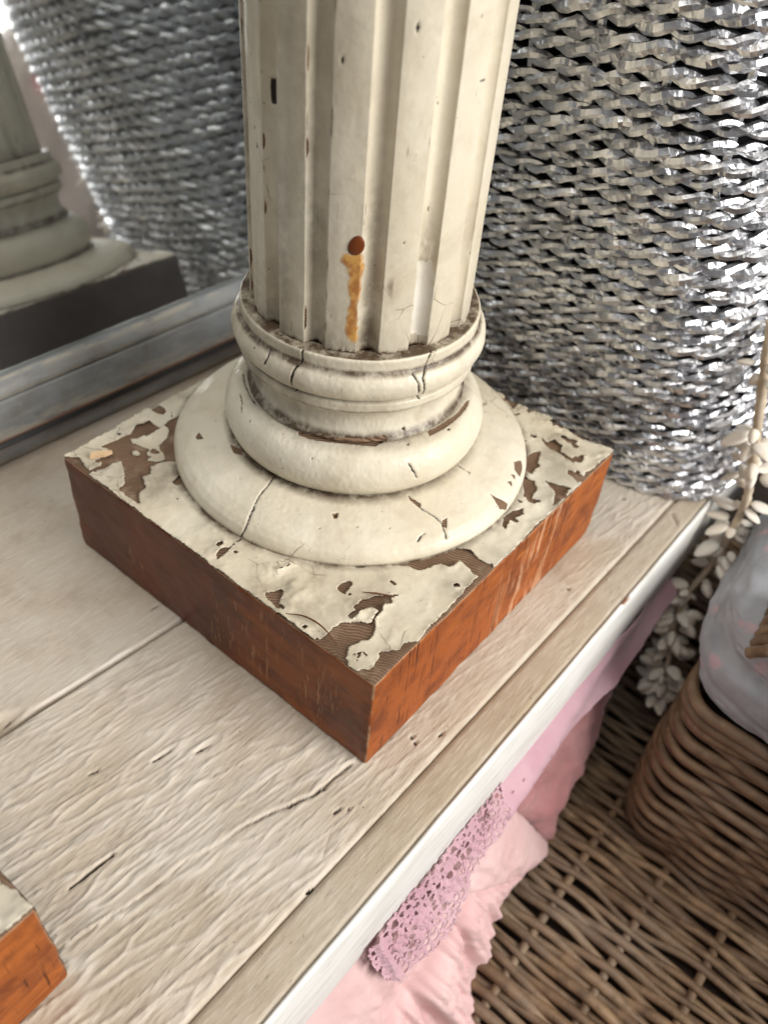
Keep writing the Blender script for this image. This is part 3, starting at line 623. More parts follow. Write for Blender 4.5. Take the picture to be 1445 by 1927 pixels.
def rev_fields(TH, R, Z, tops=None):
    """chips, cracks and spots measured on the turned base: distance in the tangent / profile plane"""
    bare = np.full(TH.shape, -1e9); dark = np.full(TH.shape, -1e9)
    jx = 0.0012 * fbm(TH * 60, (R + Z) * 600, seed=71) ; jy = 0.0012 * fbm(TH * 60, (R + Z) * 600, seed=73)
    S = Z - R          # monotone along every visible stretch of profile seen from above
    def uv(th, r, z): return np.radians(th) * r, (z - r)
    for poly in BARE_REV:
        if len(poly) < 3: continue
        rm = np.mean([q[1] for q in poly]); zm = np.mean([q[2] for q in poly])
        P = [(math.radians(q[0]) * rm, (q[2] - q[1])) for q in poly]
        sel = (np.abs(R - rm) < 0.03) & (np.abs(Z - zm) < 0.03)
        if not sel.any(): continue
        d = poly_sdf(TH[sel] * rm + jx[sel], S[sel] + jy[sel], P)
        bare[sel] = np.maximum(bare[sel], d)
    for ln in CRACK_REV:
        if len(ln) < 2: continue
        rm = np.mean([q[1] for q in ln]); zm = np.mean([q[2] for q in ln])
        P = [(math.radians(q[0]) * rm, (q[2] - q[1])) for q in ln]
        sel = (np.abs(R - rm) < 0.035) & (np.abs(Z - zm) < 0.035)
        if not sel.any(): continue
        d = line_dist(TH[sel] * rm + jx[sel], S[sel] + jy[sel], P)
        dark[sel] = np.maximum(dark[sel], 0.00050 + 0.0007 * fbm(TH[sel] * 30, S[sel] * 300, seed=77) - d)
    for (t, r, z, s) in SPOT_REV:
        if abs(r - R).min() > 0.004: continue
        d = np.hypot((TH - math.radians(t)) * r + 2 * jx, (R - r)) + np.abs(Z - z) + 1.5 * jy
        dark = np.maximum(dark, 0.42 * s - d)
    return bare, dark

column = tag(empty('column', (AX, AY, 0)), 'cream fluted wooden column with flaking paint on a square orange plinth', 'column')
column.location = (0, 0, 0)

def rev_part(name, key, nth=900, step=0.0008, grime=None):
    pts, th = revolve(PARTS[key], nth, step)
    TH, I = np.meshgrid(th, np.arange(len(pts)), indexing='ij')
    R = pts[I, 0]; Z = pts[I, 1]
    t = np.gradient(pts, axis=0); t /= np.linalg.norm(t, axis=1)[:, None] + 1e-12
    nr, nz = t[:, 1], -t[:, 0]
    bare, dark = rev_fields(TH, R, Z)
    b = np.clip(bare / 0.0008 + 0.5, 0, 1); dk = np.clip(dark / 0.0006 + 0.5, 0, 1)
    lump = 0.0011 * fbm(TH * 5, Z * 60, R * 60, seed=81) + 0.0004 * fbm(TH * 40, Z * 400, R * 400, seed=83)
    rim = 0.0003 * np.exp(-np.abs(np.minimum(bare, 0)) / 0.0018) * (1 - b)     # paint lifts at the edge of a chip
    off = lump - 0.0009 * b - 0.0016 * dk + rim
    if key in ('torus', 'cove', 'collar', 'disc'):
        off = off
    R2 = R + nr[I] * off; Z2 = Z + nz[I] * off
    g = np.zeros_like(R) if grime is None else grime(R, Z, TH)
    P = np.stack([AX + R2 * np.cos(TH), AY + R2 * np.sin(TH), Z2], -1).reshape(-1, 3)
    f = grid_faces(nth, len(pts), True)
    z0 = np.zeros(P.shape[0])
    me = mesh(name, P, f, True, {'bare': b, 'dark': dk, 'grime': g, 'amber': z0, 'white': z0})
    return obj(name, me, MAT_PAINT, column)

def band(v, c, w): return np.clip(1 - np.abs(v - c) / w, 0, 1)
rev_part('base_disc', 'disc', grime=lambda R, Z, T: np.clip(band(R, 0.0905, 0.009) * 1.5 * (0.7 + 0.3 * np.sin(T * 1.0 + 4.2)) + band(Z, 0.0920, 0.0030) * 1.2 + 0.25 * fbm(T * 6, R * 60, seed=90), 0, 1))
rev_part('torus_ring', 'torus', grime=lambda R, Z, T: np.clip(band(Z, 0.151, 0.004) * 0.5 + band(Z, 0.111, 0.005) * 1.3 + 0.3 * fbm(T * 6, Z * 60, seed=91), 0, 1))
rev_part('cove_ring', 'cove', grime=lambda R, Z, T: np.clip(band(Z, 0.1545, 0.005) * 1.2 + band(Z, 0.179, 0.003) * 0.7 + 0.08 + 0.6 * fbm(T * 5, Z * 60, seed=92) + 0.35 * np.clip(np.cos(T + 2.4), 0, 1), 0, 1))
rev_part('collar_ring', 'collar', grime=lambda R, Z, T: np.clip(band(Z, 0.2095, 0.0028) * 1.3 + np.clip((0.0812 - R) / 0.002, 0, 1) * (Z > 0.217) * 2.2 + 0.5 * fbm(T * 6, Z * 60, seed=93) + 0.3 * np.clip(np.cos(T + 2.2), 0, 1), 0, 1))

def shaft():
    nf = 14; per = 2 * PI / nf; land = math.radians(15.2); th0 = math.radians(-67.6)
    loc = np.concatenate([np.linspace(0, 0.94 * land, 22, endpoint=False), np.linspace(0.94 * land, land * 1.02, 4, endpoint=False), np.linspace(land * 1.02, per * 0.992, 26, endpoint=False), np.linspace(per * 0.992, per, 3, endpoint=False)])
    th = np.concatenate([th0 + i * per + loc for i in range(nf)])
    zs = np.concatenate([np.arange(0.2155, 0.43, 0.0016), np.arange(0.434, 0.90, 0.02)])
    TH, Z = np.meshgrid(th, zs, indexing='ij')
    l = (TH - th0) % per
    gv = np.clip((l - land) / (per - land), 0, 1) * 2 - 1
    ing = (l > land)
    depth = np.where(ing, 0.55 * np.sqrt(np.clip(1 - gv ** 2, 0, 1)) + 0.45 * (1 - gv ** 2), 0)
    r = RS + 0.0004 * np.cos((l / land - 0.5) * 2) * (~ing) - 0.0056 * depth
    # jagged, chipped foot of the paint
    foot = 0.2190 + 0.0042 * (fbm(TH * 22, TH * 0, seed=101) + 0.12) + 0.0012 * fbm(TH * 90, TH * 0, seed=103)
    sd = Z - foot
    bare = np.clip(0.5 - sd / 0.0012, 0, 1)
    am = np.full(TH.shape, -1e9); wh = am.copy(); dark = am.copy()
    tw = ((TH + PI) % (2 * PI)) - PI
    X = tw * RS
    J = 0.0010 * fbm(X * 300, Z * 300, seed=111); J2 = 0.0010 * fbm(X * 300, Z * 300, seed=113)
    pl = lambda q: [(math.radians(a) * RS, z) for a, r_, z in q]
    am = poly_sdf(X + 4 * J, Z + 5 * J2, pl(AMBER)) - 0.0006
    wh = poly_sdf(X + 3 * J, Z + 4 * J2, pl(WHITE)) - 0.0006
    bub = poly_sdf(X, Z, pl(BUBBLE))
    dark = np.maximum(dark, poly_sdf(X + J + 0.0052, Z + J2, pl(BLACKMARK)))
    for (t, r_, z, s) in SPOT_SHAFT:
        x0 = math.radians(t) * RS
        dark = np.maximum(dark, 0.34 * s - np.hypot((X - x0) + 3 * J, (Z - z) * 0.8 + 3 * J2))
    lift = np.zeros_like(X)
    for ln in CRACK_SHAFT:
        if len(ln) < 2: continue
        d = line_dist(X + J, Z + J2, pl(ln))
        dark = np.maximum(dark, 0.00012 + 0.0005 * fbm(X * 200, Z * 200, seed=115) - d)
        lift += 0.0004 * np.exp(-d / 0.0015)
    ar_d = np.minimum(np.abs(l - land), np.minimum(l, per - l)) * RS
    ar_n = fbm(np.floor((TH - th0) / per * 2 + 0.5) * 7.3, Z * 34, seed=118, o=4) + 0.16 * np.clip(np.cos(tw + 2.2), 0, 1)
    bare = np.maximum(bare, np.clip((np.clip((ar_n - 0.25) * 0.006, -0.002, 0.0004) - ar_d) / 0.0005 + 0.5, 0, 1) * 0.9)
    dk = np.maximum(np.clip(dark / 0.0005 + 0.5, 0, 1), np.clip((foot - 0.0004 - Z) / 0.0008, 0, 1) * 0.55)
    # vertical cracks rising from the foot
    drop = DROP
    dd = np.hypot((X - math.radians(drop[0]) * RS) / 0.0062, (Z - drop[2]) / 0.0068)
    blob = np.sqrt(np.clip(1 - dd ** 2, 0, 1))
    off = 0.0005 * fbm(X * 40, Z * 12, seed=121) + 0.00025 * fbm(X * 200, Z * 60, seed=123) + lift
    off += 0.0002 * np.clip(am / 0.0015 + 0.5, 0, 1) + 0.0010 * np.clip(bub / 0.002 + 0.3, 0, 1) - 0.0012 * bare - 0.0007 * dk
    off -= 0.0004 * np.clip(wh / 0.001 + 0.5, 0, 1)
    r = r + off
    am_a = np.clip(am / 0.0030 + 0.45 + 0.5 * fbm(X * 260, Z * 90, seed=117), 0, 1)
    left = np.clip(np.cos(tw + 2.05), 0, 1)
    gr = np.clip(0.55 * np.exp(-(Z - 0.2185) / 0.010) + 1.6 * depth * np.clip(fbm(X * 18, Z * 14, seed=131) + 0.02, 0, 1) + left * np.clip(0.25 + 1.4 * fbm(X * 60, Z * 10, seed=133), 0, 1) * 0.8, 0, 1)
    P = np.stack([AX + r * np.cos(TH), AY + r * np.sin(TH), Z], -1).reshape(-1, 3)
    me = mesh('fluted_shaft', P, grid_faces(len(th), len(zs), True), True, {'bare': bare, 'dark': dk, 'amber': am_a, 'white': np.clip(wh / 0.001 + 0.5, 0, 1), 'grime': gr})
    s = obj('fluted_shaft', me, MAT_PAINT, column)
    # resin drop standing proud of the land
    k = M('amber_resin'); k.out(k.mix(k.noise(300, 3), srgb(96, 46, 20), srgb(126, 66, 30)), 0.38, None, 0, 0.4)
    t = math.radians(drop[0]); c = Vector((AX + (RS + 0.0004) * math.cos(t), AY + (RS + 0.0004) * math.sin(t), drop[2]))
    bm = bmesh.new(); bmesh.ops.create_uvsphere(bm, u_segments=24, v_segments=14, radius=1)
    er = Vector((math.cos(t), math.sin(t), 0)); et = Vector((-math.sin(t), math.cos(t), 0))
    for v in bm.verts:
        a = v.co.copy(); s_ = 1 - 0.12 * a.z
        v.co = c + er * (a.y * 0.0013) + et * (a.x * 0.0046 * s_ + 0.0010 * a.z) + Vector((0, 0, 1)) * (a.z * 0.0060)
    for f in bm.faces: f.smooth = True
    me = bpy.data.meshes.new('resin_drop'); bm.to_mesh(me); bm.free()
    d = obj('resin_drop', me, k.m, s)
    d['label'] = 'dark amber resin drop on the shaft'
shaft()

def plinth_block(parent, cx, cy, yaw=0.0, res=0.003):
    """block with four slightly uneven sides and softened edges; material slots by side"""
    bm = bmesh.new()
    bmesh.ops.create_cube(bm, size=1)
    for v in bm.verts: v.co = Vector((v.co.x * 2 * A, v.co.y * 2 * A, (v.co.z + 0.5) * H))
    bmesh.ops.bevel(bm, geom=bm.edges[:], offset=0.0020, segments=2, affect='EDGES', profile=0.5)
    bmesh.ops.subdivide_edges(bm, edges=[e for e in bm.edges if e.calc_length() > 0.05], cuts=70, use_grid_fill=True)
    co = np.array([v.co[:] for v in bm.verts])
    nn = fbm(co[:, 0] * 70 + 3, co[:, 1] * 70, co[:, 2] * 70, seed=141)
    for v, n in zip(bm.verts, nn):
        p = v.co
        v.co += Vector((np.sign(p.x) * n * 0.0018 * (abs(p.x) > A - 0.003), np.sign(p.y) * n * 0.0018 * (abs(p.y) > A - 0.003), n * 0.0012 * (p.z > H - 0.003) * (max(abs(p.x), abs(p.y)) > A - 0.003)))
    bm.normal_update()
    for f in bm.faces:
        f.smooth = True
        n = f.normal
        f.material_index = 0 if n.z > 0.6 else (1 if n.x > 0.6 else (3 if (n.x < -0.6 or n.y > 0.6) else 2))
    me = bpy.data.meshes.new('plinth_block'); bm.to_mesh(me); bm.free()
    co = np.array([v.co[:] for v in me.vertices])
    lim = 0.0013
    cnt = (np.abs(co[:, 0]) > A - lim).astype(int) + (np.abs(co[:, 1]) > A - lim) + ((co[:, 2] > H - lim) | (co[:, 2] < lim))
    ea = me.attributes.new('edge', 'FLOAT', 'POINT'); ea.data.foreach_set('value', (cnt >= 2).astype(np.float32))
    for m in (MAT_BARE, MAT_FRONTWOOD, MAT_SIDEWOOD, MAT_BACKWOOD): me.materials.append(m)
    o = obj('plinth_block', me, None, parent)
    o.location = (cx, cy, 0); o.rotation_euler = (0, 0, yaw)
    return o
MAT_BACKWOOD = simple('dark_back_wood', (62, 44, 38), 0.55, var=0.08)  # darker brown for the back and far side faces of the block
block = plinth_block(column, 0, 0)

def top_paint():
    step = 0.001
    us = np.arange(-A - 0.002, A + 0.003, step); vs = us.copy()
    U, V = np.meshgrid(us, vs, indexing='ij')
    j1 = 0.0022 * fbm(U * 190, V * 190, seed=151) + 0.0016 * fbm(U * 520, V * 520, seed=155)
    j2 = 0.0022 * fbm(U * 190, V * 190, seed=153) + 0.0016 * fbm(U * 520, V * 520, seed=157)
    s = np.minimum(np.minimum(A - 0.0006 - np.abs(U + j1 * 0.8), A - 0.0006 - np.abs(V + j2 * 0.8)), np.hypot(U - AX, V - AY) - 0.120)
    for p in BARE_TOP: s = np.minimum(s, -poly_sdf(U + j1, V + j2, p))
    isl = np.full(U.shape, -1e9)
    for p in ISLE_TOP: isl = np.maximum(isl, poly_sdf(U + j1, V + j2, p))
    s = np.maximum(s, np.minimum(isl, A - np.maximum(np.abs(U), np.abs(V))))
    for c in CRACK_TOP: s = np.minimum(s, line_dist(U + j1, V + j2, c) - 0.0006)
    # random small losses away from the measured ones
    nn = fbm(U * 75, V * 75, seed=161, o=3)
    s = np.minimum(s, (0.235 - nn) * 0.02)
    def to3d(u, v, d):
        lift = (np.clip(fbm(u * 55, v * 55, seed=171) + 0.06, 0, 1) * 0.0085 + 0.0004) * np.exp(-np.clip(d, 0, 1) / 0.0040)
        z = H + 0.0009 + 0.0006 * fbm(u * 60, v * 60, seed=173) + 0.0003 * fbm(u * 300, v * 300, seed=175) + lift
        P = np.stack([u, v, z], 1); N = np.zeros_like(P); N[:, 2] = 1
        return P, N
    P, f, smf = masked_sheet(us, vs, s, to3d, 0.0008)
    rr = np.hypot(P[:, 0] - AX, P[:, 1] - AY)
    gr = np.clip(1 - (rr - 0.1363) / 0.006, 0, 1) * (0.75 + fbm(P[:, 0] * 30, P[:, 1] * 30, seed=181)) + 0.55 * np.clip(0.25 + fbm(P[:, 0] * 25, P[:, 1] * 25, seed=183) * 2.4, 0, 1)
    z0 = np.zeros(len(P))
    spot = np.full(len(P), -1.0)
    for _ in range(26):
        x, y = rng.uniform(-A, A, 2); q = rng.uniform(0.0006, 0.0016)
        spot = np.maximum(spot, q - np.hypot(P[:, 0] - x, P[:, 1] - y) - 0.002 * fbm(P[:, 0] * 400, P[:, 1] * 400, seed=185))
    me = mesh('flaking_paint', P, f, smf, {'bare': z0, 'dark': np.clip(spot / 0.0005 + 0.5, 0, 1), 'amber': z0, 'white': z0, 'grime': np.clip(gr, 0, 1)})
    o = obj('flaking_paint', me, MAT_PAINT, block)
    return o
top_paint()
#MORE#

# ------------------------------------------------------------------ second plinth at the near left
second = tag(empty('column', (-0.0385, -0.5025, 0)), 'blurred corner of a second orange wooden plinth at the lower left', 'column')
blk2 = bpy.data.objects.new('plinth_block', block.data); COL.objects.link(blk2); blk2.parent = second
pt2 = bpy.data.objects.new('flaking_paint', bpy.data.meshes['flaking_paint']); COL.objects.link(pt2); pt2.parent = blk2

# ------------------------------------------------------------------ mirror leaning behind
yaw, lean = math.radians(-4), math.radians(10)
nM = Vector((math.cos(yaw) * math.cos(lean), math.sin(yaw) * math.cos(lean), math.sin(lean)))
e1 = Vector((-nM.y, nM.x, 0)).normalized(); e2 = nM.cross(e1)
P0 = Vector((-0.29, 0, 0.1)) - e2 * (0.1 / e2.z)
mirror = tag(empty('mirror'), 'leaning mirror in a worn grey-blue painted frame behind the column', 'mirror')
mm = Matrix.Identity(4)
for i in range(3):
    mm[i][0] = e1[i]; mm[i][1] = e2[i]; mm[i][2] = nM[i]; mm[i][3] = P0[i]
mirror.matrix_world = mm

def frame_material():
    k = M('worn_grey_frame_paint')
    n = k.noise(14, 5, 0.6); g = k.noise(1, 5, 0.6, k.mapping((30, 200, 200)), 0.3)
    c = k.mix(k.ramp(n, [(0.36, 0.0), (0.66, 1.0)]), srgb(158, 164, 168), srgb(138, 138, 134))
    c = k.mix(k.math('MULTIPLY', k.ramp(g, [(0.5, 0.0), (0.72, 1.0)]), 0.4), c, srgb(182, 182, 176))
    c = k.mix(k.math('MULTIPLY', k.ramp(k.noise(38, 5, 0.65), [(0.52, 0.0), (0.70, 1.0)]), 0.45), c, srgb(112, 106, 94))
    w = k.attr('wear'); o = k.attr('orange'); d = k.attr('deep')
    c = k.mix(k.math('MULTIPLY', d, 0.8), c, srgb(92, 98, 100))
    c = k.mix(k.math('MULTIPLY', w, k.ramp(k.noise(1, 4, 0.6, k.mapping((26, 120, 120))), [(0.42, 0.0), (0.55, 1.0)])), c, srgb(192, 186, 172))
    c = k.mix(k.math('MULTIPLY', o, k.ramp(k.noise(1, 4, 0.6, k.mapping((9, 60, 60))), [(0.36, 0.0), (0.48, 1.0)])), c, srgb(150, 82, 42))
    return k.out(c, 0.45, k.bump(k.math('ADD', n, g), 0.0008, 0.6), 0, 0.45)
MAT_FRAME = frame_material()
FP = [  # (y up the frame, z proud of the glass, wear, orange, deep)
    (0.000, -0.016, 0, 0, 0), (0.000, 0.0045, .3, 0, 0), (0.0010, 0.0058, .6, 0.2, 0), (0.007, 0.0062, .1, 0, 0), (0.0135, 0.0060, .4, .2, 0), (0.0142, 0.0045, 0, 0, .6), (0.016, 0.0030, 0, 0, 1),
    (0.020, 0.0032, 0, 0, 1), (0.0232, 0.0060, 0, 0, .9), (0.0245, 0.0125, 0, .6, .3), (0.0250, 0.0150, 0, 1, 0), (0.0262, 0.0166, 0, 1, 0), (0.0278, 0.0170, 1, .35, 0), (0.031, 0.0170, .7, 0, 0),
    (0.044, 0.0156, 0, 0, 0), (0.057, 0.0140, 0, 0, 0), (0.0592, 0.0136, .3, 0, 0), (0.0600, 0.0124, 0, 0, .9), (0.0608, 0.0126, 0, 0, .7), (0.0616, 0.0140, .9, 0, 0), (0.066, 0.0132, .2, 0, 0),
    (0.0715, 0.0100, .3, 0, 0), (0.0745, 0.0080, 1, 0, 0), (0.0757, 0.0066, .8, 0, .1), (0.0762, 0.0030, 0, 0, .5), (0.0764, -0.0030, 0, 0, 1)]
MW0, MW1, MH = -0.46, 0.42, 0.72
def rail(a, b, inward, name='frame_rail'):
    """extrude the moulding from a to b (2D in the frame plane), profile rising along inward; mitred ends"""
    a = np.array(a); b = np.array(b); iv = np.array(inward)
    L = np.linalg.norm(b - a); d = (b - a) / L
    n = max(2, int(L / 0.006)); t = np.linspace(0, 1, n)
    fp = np.array(FP); nv = len(fp)
    P = np.zeros((n, nv, 3))
    for j in range(nv):
        y = fp[j, 0]
        s = y + (L - 2 * y) * t
        P[:, j, 0] = a[0] + d[0] * s + iv[0] * y; P[:, j, 1] = a[1] + d[1] * s + iv[1] * y
        w = 0.0008 * fbm(s * 25, s * 0 + j * 0.4, seed=201) + 0.0006 * fbm(s * 90, s * 0 + j * 0.7, seed=203)
        P[:, j, 2] = fp[j, 1] + w
        P[:, j, 0] += iv[0] * w; P[:, j, 1] += iv[1] * w
    at = {k: np.tile(fp[:, 2 + i], n) for i, k in enumerate(('wear', 'orange', 'deep'))}
    return obj(name, mesh(name, P.reshape(-1, 3), grid_faces(n, nv), True, at), MAT_FRAME, mirror)
rail((MW0, 0), (MW1, 0), (0, 1))
rail((MW1, 0), (MW1, MH), (-1, 0))
rail((MW1, MH), (MW0, MH), (0, -1))
rail((MW0, MH), (MW0, 0), (1, 0))
km = M('silvered_glass')
hz = km.noise(16, 5, 0.6)
km.out(km.mix(km.ramp(hz, [(0.35, 0.0), (0.75, 1.0)]), (0.74, 0.77, 0.77, 1), (0.64, 0.67, 0.67, 1)), km.ramp(km.noise(40, 4), [(0.3, 0.03), (0.8, 0.06)]), None, km.ramp(hz, [(0.3, 0.95), (0.8, 0.88)]))
obj('mirror_glass', box_mesh('mirror_glass', MW0 + 0.07, MW1 - 0.07, 0.07, MH - 0.07, -0.004, 0.0), km.m, mirror)
obj('backing_board', box_mesh('backing_board', MW0 + 0.004, MW1 - 0.004, 0.004, MH - 0.004, -0.0155, -0.006), simple('mirror_backing', (96, 80, 64)), mirror)

# ------------------------------------------------------------------ silver woven basket
def foil_material():
    k = M('silver_foil_strand')
    n = k.noise(60, 4, 0.6); f = k.noise(1, 3, 0.6, k.mapping((420, 420, 420)))
    c = k.mix(k.ramp(n, [(0.38, 0.0), (0.66, 1.0)]), (0.84, 0.85, 0.87, 1), (0.58, 0.59, 0.61, 1))
    c = k.mix(k.math('MULTIPLY', k.ramp(k.noise(24, 3), [(0.62, 0.0), (0.74, 1.0)]), 0.25), c, (0.44, 0.40, 0.34, 1))
    return k.out(c, k.ramp(n, [(0.3, 0.30), (0.8, 0.42)]), k.bump(f, 0.0007, 0.5), 1.0)
MAT_FOIL = foil_material()
basket = tag(empty('basket', (0.03, 0.38, 0)), 'shiny silver woven basket standing behind the column at the right', 'basket')

def basket_curve(z, grow=0.0, n=420):
    k = min(1.0, z / 0.42)
    e = 4.4 - 0.8 * k
    hx = 0.190 - 0.034 * k + grow; front = 0.229 - 0.20 * z; back = 0.53 + 0.10 * z
    hy = (back - front) / 2 + grow; cy = (back + front) / 2
    t = np.linspace(0, 2 * PI, 4000, endpoint=False)
    c, s = np.cos(t), np.sin(t)
    x = hx * np.sign(c) * np.abs(c) ** (2 / e); y = hy * np.sign(s) * np.abs(s) ** (2 / e)
    P = np.stack([x, y + cy - 0.38], 1)
    d = np.concatenate([[0], np.cumsum(np.linalg.norm(np.diff(np.concatenate([P, P[:1]]), axis=0), axis=1))])
    L = d[-1]
    u = np.linspace(0, L, n, endpoint=False)
    Pc = np.concatenate([P, P[:1]])
    q = np.stack([np.interp(u, d, Pc[:, 0]), np.interp(u, d, Pc[:, 1])], 1)
    T = np.roll(q, -1, 0) - np.roll(q, 1, 0); T /= np.linalg.norm(T, axis=1)[:, None]
    N = np.stack([T[:, 1], -T[:, 0]], 1)
    return q, N, u, L

ROWS = np.arange(0.0062, 0.46, 0.0122)
NS = 26
for ri, z in enumerate(ROWS):
    z = z + random.uniform(-0.0007, 0.0007)
    q, N, u, L = basket_curve(z, 0, 500)
    turns = int(round(L / 0.040))
    wob = 0.0012 * (vnoise(u * 14, u * 0 + ri * 3.1, seed=301) - 0.5) * 2
    p0 = ri * 2.4 + 1.4 * (vnoise(u * 7, u * 0 + ri, seed=303) - 0.5)
    for s in range(2):
        ph = 2 * PI * turns * u / L + s * PI + p0
        ar, az = 0.0027, 0.0029
        jr = 0.0016 * (vnoise(u * 110, u * 0 + ri * 7 + s, seed=305) - 0.5)
        rad_off = ar * np.cos(ph) + jr
        path = np.stack([q[:, 0] + N[:, 0] * rad_off, q[:, 1] + N[:, 1] * rad_off, z + wob + az * np.sin(ph) + jr], 1)
        rr = 0.0037 * (1 + 0.5 * (vnoise(u * 60, u * 0 + s * 5 + ri, seed=307) - 0.5) + 0.3 * (vnoise(u * 200, u * 0 + s + ri * 2, seed=309) - 0.5))
        V, fl = tube(path, rr, 6, True, flat=0.82, jitter=0.06, seed=ri * 3 + s)
        obj('woven_strand', mesh('woven_strand', V, fl, False), MAT_FOIL, basket)
for j in range(NS):
    zz = np.linspace(0.0, 0.46, 60)
    pth = []
    for z in zz:
        q, N, u, L = basket_curve(z, -0.0025, NS)
        pth.append((q[j, 0], q[j, 1], z))
    V, fl = tube(np.array(pth), 0.0032, 6, False, 0.7, 0.10, seed=900 + j)
    obj('stake', mesh('stake', V, fl, False), MAT_FOIL, basket)
shade_rings = []
zz = np.linspace(0.004, 0.45, 12)
for z in zz:
    q, N, u, L = basket_curve(z, -0.010, 80)
    shade_rings.append(np.stack([q[:, 0], q[:, 1], np.full(80, z)], 1))
shade_rings = np.array(shade_rings).transpose(1, 0, 2)
Vl = shade_rings.reshape(-1, 3)
fl = grid_faces(80, 12, True)
Vl = np.concatenate([Vl, [[0, 0.0, 0.004]]])
cap = np.array([[len(Vl) - 1, ((i + 1) % 80) * 12, i * 12] for i in range(80)])
obj('inner_shade_sheet', mesh('inner_shade_sheet', Vl, [fl, cap]), simple('inner_shade_dark', (34, 34, 38), 0.9), basket)  # added dark sheet stands in for the shade behind the weave

# ------------------------------------------------------------------ things below the shelf
fl_mesh = mesh('floor', np.array([[-3, -3, -0.64], [3, -3, -0.64], [3, 3, -0.64], [-3, 3, -0.64]], float), np.array([[0, 1, 2, 3]]))
tag(obj('floor', fl_mesh, simple('dark_floor', (58, 48, 40), 0.8)), kind='structure')

def cane_material(name, a, b, c_):
    k = M(name)
    oi = k.new('ShaderNodeObjectInfo')
    g = k.noise(1, 4, 0.6, k.mapping((60, 60, 60)))
    c = k.mix(oi.outputs['Random'], srgb(*a), srgb(*b))
    c = k.mix(k.ramp(g, [(0.35, 0.0), (0.7, 1.0)]), c, srgb(*c_))
    c = k.mix(k.math('MULTIPLY', k.ramp(k.noise(9, 4), [(0.5, 0.0), (0.7, 1.0)]), 0.5), c, srgb(160, 144, 126))
    return k.out(c, 0.55, k.bump(k.noise(300, 3), 0.0006, 0.6), 0, 0.4)
MAT_CANE = cane_material('brown_cane', (150, 124, 94), (114, 92, 70), (92, 73, 56))

lid = tag(empty('wicker_hamper', (0.45, 0.06, -0.62)), 'flat brown wicker hamper lid below the shelf at lower right', 'hamper')
lz = -0.30 + 0.62
NX = 150
SP = 0.068
for i in range(116):
    y = -0.37 + i * 0.0078
    xs = np.linspace(-0.34, 0.34, NX)
    ph = (xs + 0.34) / SP * PI + (i % 2) * PI
    w1 = vnoise(xs * 20, xs * 0 + i, seed=401) - 0.5
    yy = y + 0.0030 * w1 * 2 + 0.006 * (vnoise(xs * 5, xs * 0 + i // 2, seed=409) - 0.5)
    zz = lz + 0.0048 * np.sin(ph) + 0.0018 * (vnoise(xs * 26, xs * 0 + i * 3, seed=403) - 0.5)
    rr = (0.0046 + 0.0012 * random.uniform(-1, 1)) * (1 + 0.3 * (vnoise(xs * 12, xs * 0 + i, seed=405) - 0.5))
    V, fl = tube(np.stack([xs, yy, zz], 1), rr, 6, False)
    obj('cane_rod', mesh('cane_rod', V, fl), MAT_CANE, lid)
for j in range(12):
    x = -0.34 + (j + 0.5) * SP * 1.0
    ys = np.linspace(-0.37, 0.53, 60)
    V, fl = tube(np.stack([x + 0.003 * (vnoise(ys * 8, ys * 0 + j, seed=407) - 0.5), ys, np.full(60, lz)], 1), 0.0046, 6, False)
    obj('cane_stake', mesh('cane_stake', V, fl), MAT_CANE, lid)
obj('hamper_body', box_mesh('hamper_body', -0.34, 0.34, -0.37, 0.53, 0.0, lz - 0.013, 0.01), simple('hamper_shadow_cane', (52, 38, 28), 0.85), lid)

# lined wicker basket standing on the hamper
lined = tag(empty('lined_basket', (0.288, 0.11, -0.29)), 'brown wicker basket with grey floral liner on the hamper at right', 'basket')
def face_path(off, n=220, rc=0.028):
    a = np.linspace(0, 1, 50)
    p1 = np.stack([0 * a - off, 0.42 + (rc - 0.42) * a], 1)
    t = np.linspace(PI, 1.5 * PI, 30)[1:]
    p2 = np.stack([rc + (rc + off) * np.cos(t), rc + (rc + off) * np.sin(t)], 1)
    p3 = np.stack([rc + 0.55 * a[1:], 0 * a[1:] - off], 1)
    P = np.concatenate([p1, p2, p3])
    d = np.concatenate([[0], np.cumsum(np.linalg.norm(np.diff(P, axis=0), axis=1))])
    u = np.linspace(0, d[-1], n)
    return np.stack([np.interp(u, d, P[:, 0]), np.interp(u, d, P[:, 1])], 1), u
for i in range(20):
    z = 0.006 + i * 0.0100
    p0, u = face_path(0.0)
    T = np.gradient(p0, axis=0); T /= np.linalg.norm(T, axis=1)[:, None]
    N = np.stack([T[:, 1], -T[:, 0]], 1)
    off = 0.0034 * np.sin(u / 0.058 * PI + (i % 2) * PI) + 0.006 * math.sin(i / 19 * PI)
    P = np.stack([p0[:, 0] + N[:, 0] * off, p0[:, 1] + N[:, 1] * off, z + 0.0025 * (vnoise(u * 14, u * 0 + i // 2, seed=411) - 0.5)], 1)
    V, fl = tube(P, (0.0048 + random.uniform(-0.0009, 0.0009)), 7, False)
    obj('cane_rod', mesh('cane_rod', V, fl), MAT_CANE, lined)
p0, u = face_path(0.0, 18)
for j in range(18):
    V, fl = tube(np.array([[p0[j, 0], p0[j, 1], z] for z in np.linspace(0, 0.205, 12)]), 0.0042, 6, False)
    obj('cane_stake', mesh('cane_stake', V, fl), MAT_CANE, lined)
p0, u = face_path(0.004)
for k_, (dz, ro) in enumerate(((0.207, 0.0062), (0.2165, 0.0056))):
    V, fl = tube(np.stack([p0[:, 0], p0[:, 1], np.full(len(p0), dz) + 0.003 * (vnoise(u * 15, u * 0 + k_, seed=415) - 0.5)], 1), ro, 8, False)
    obj('rim_cane', mesh('rim_cane', V, fl), MAT_CANE, lined)
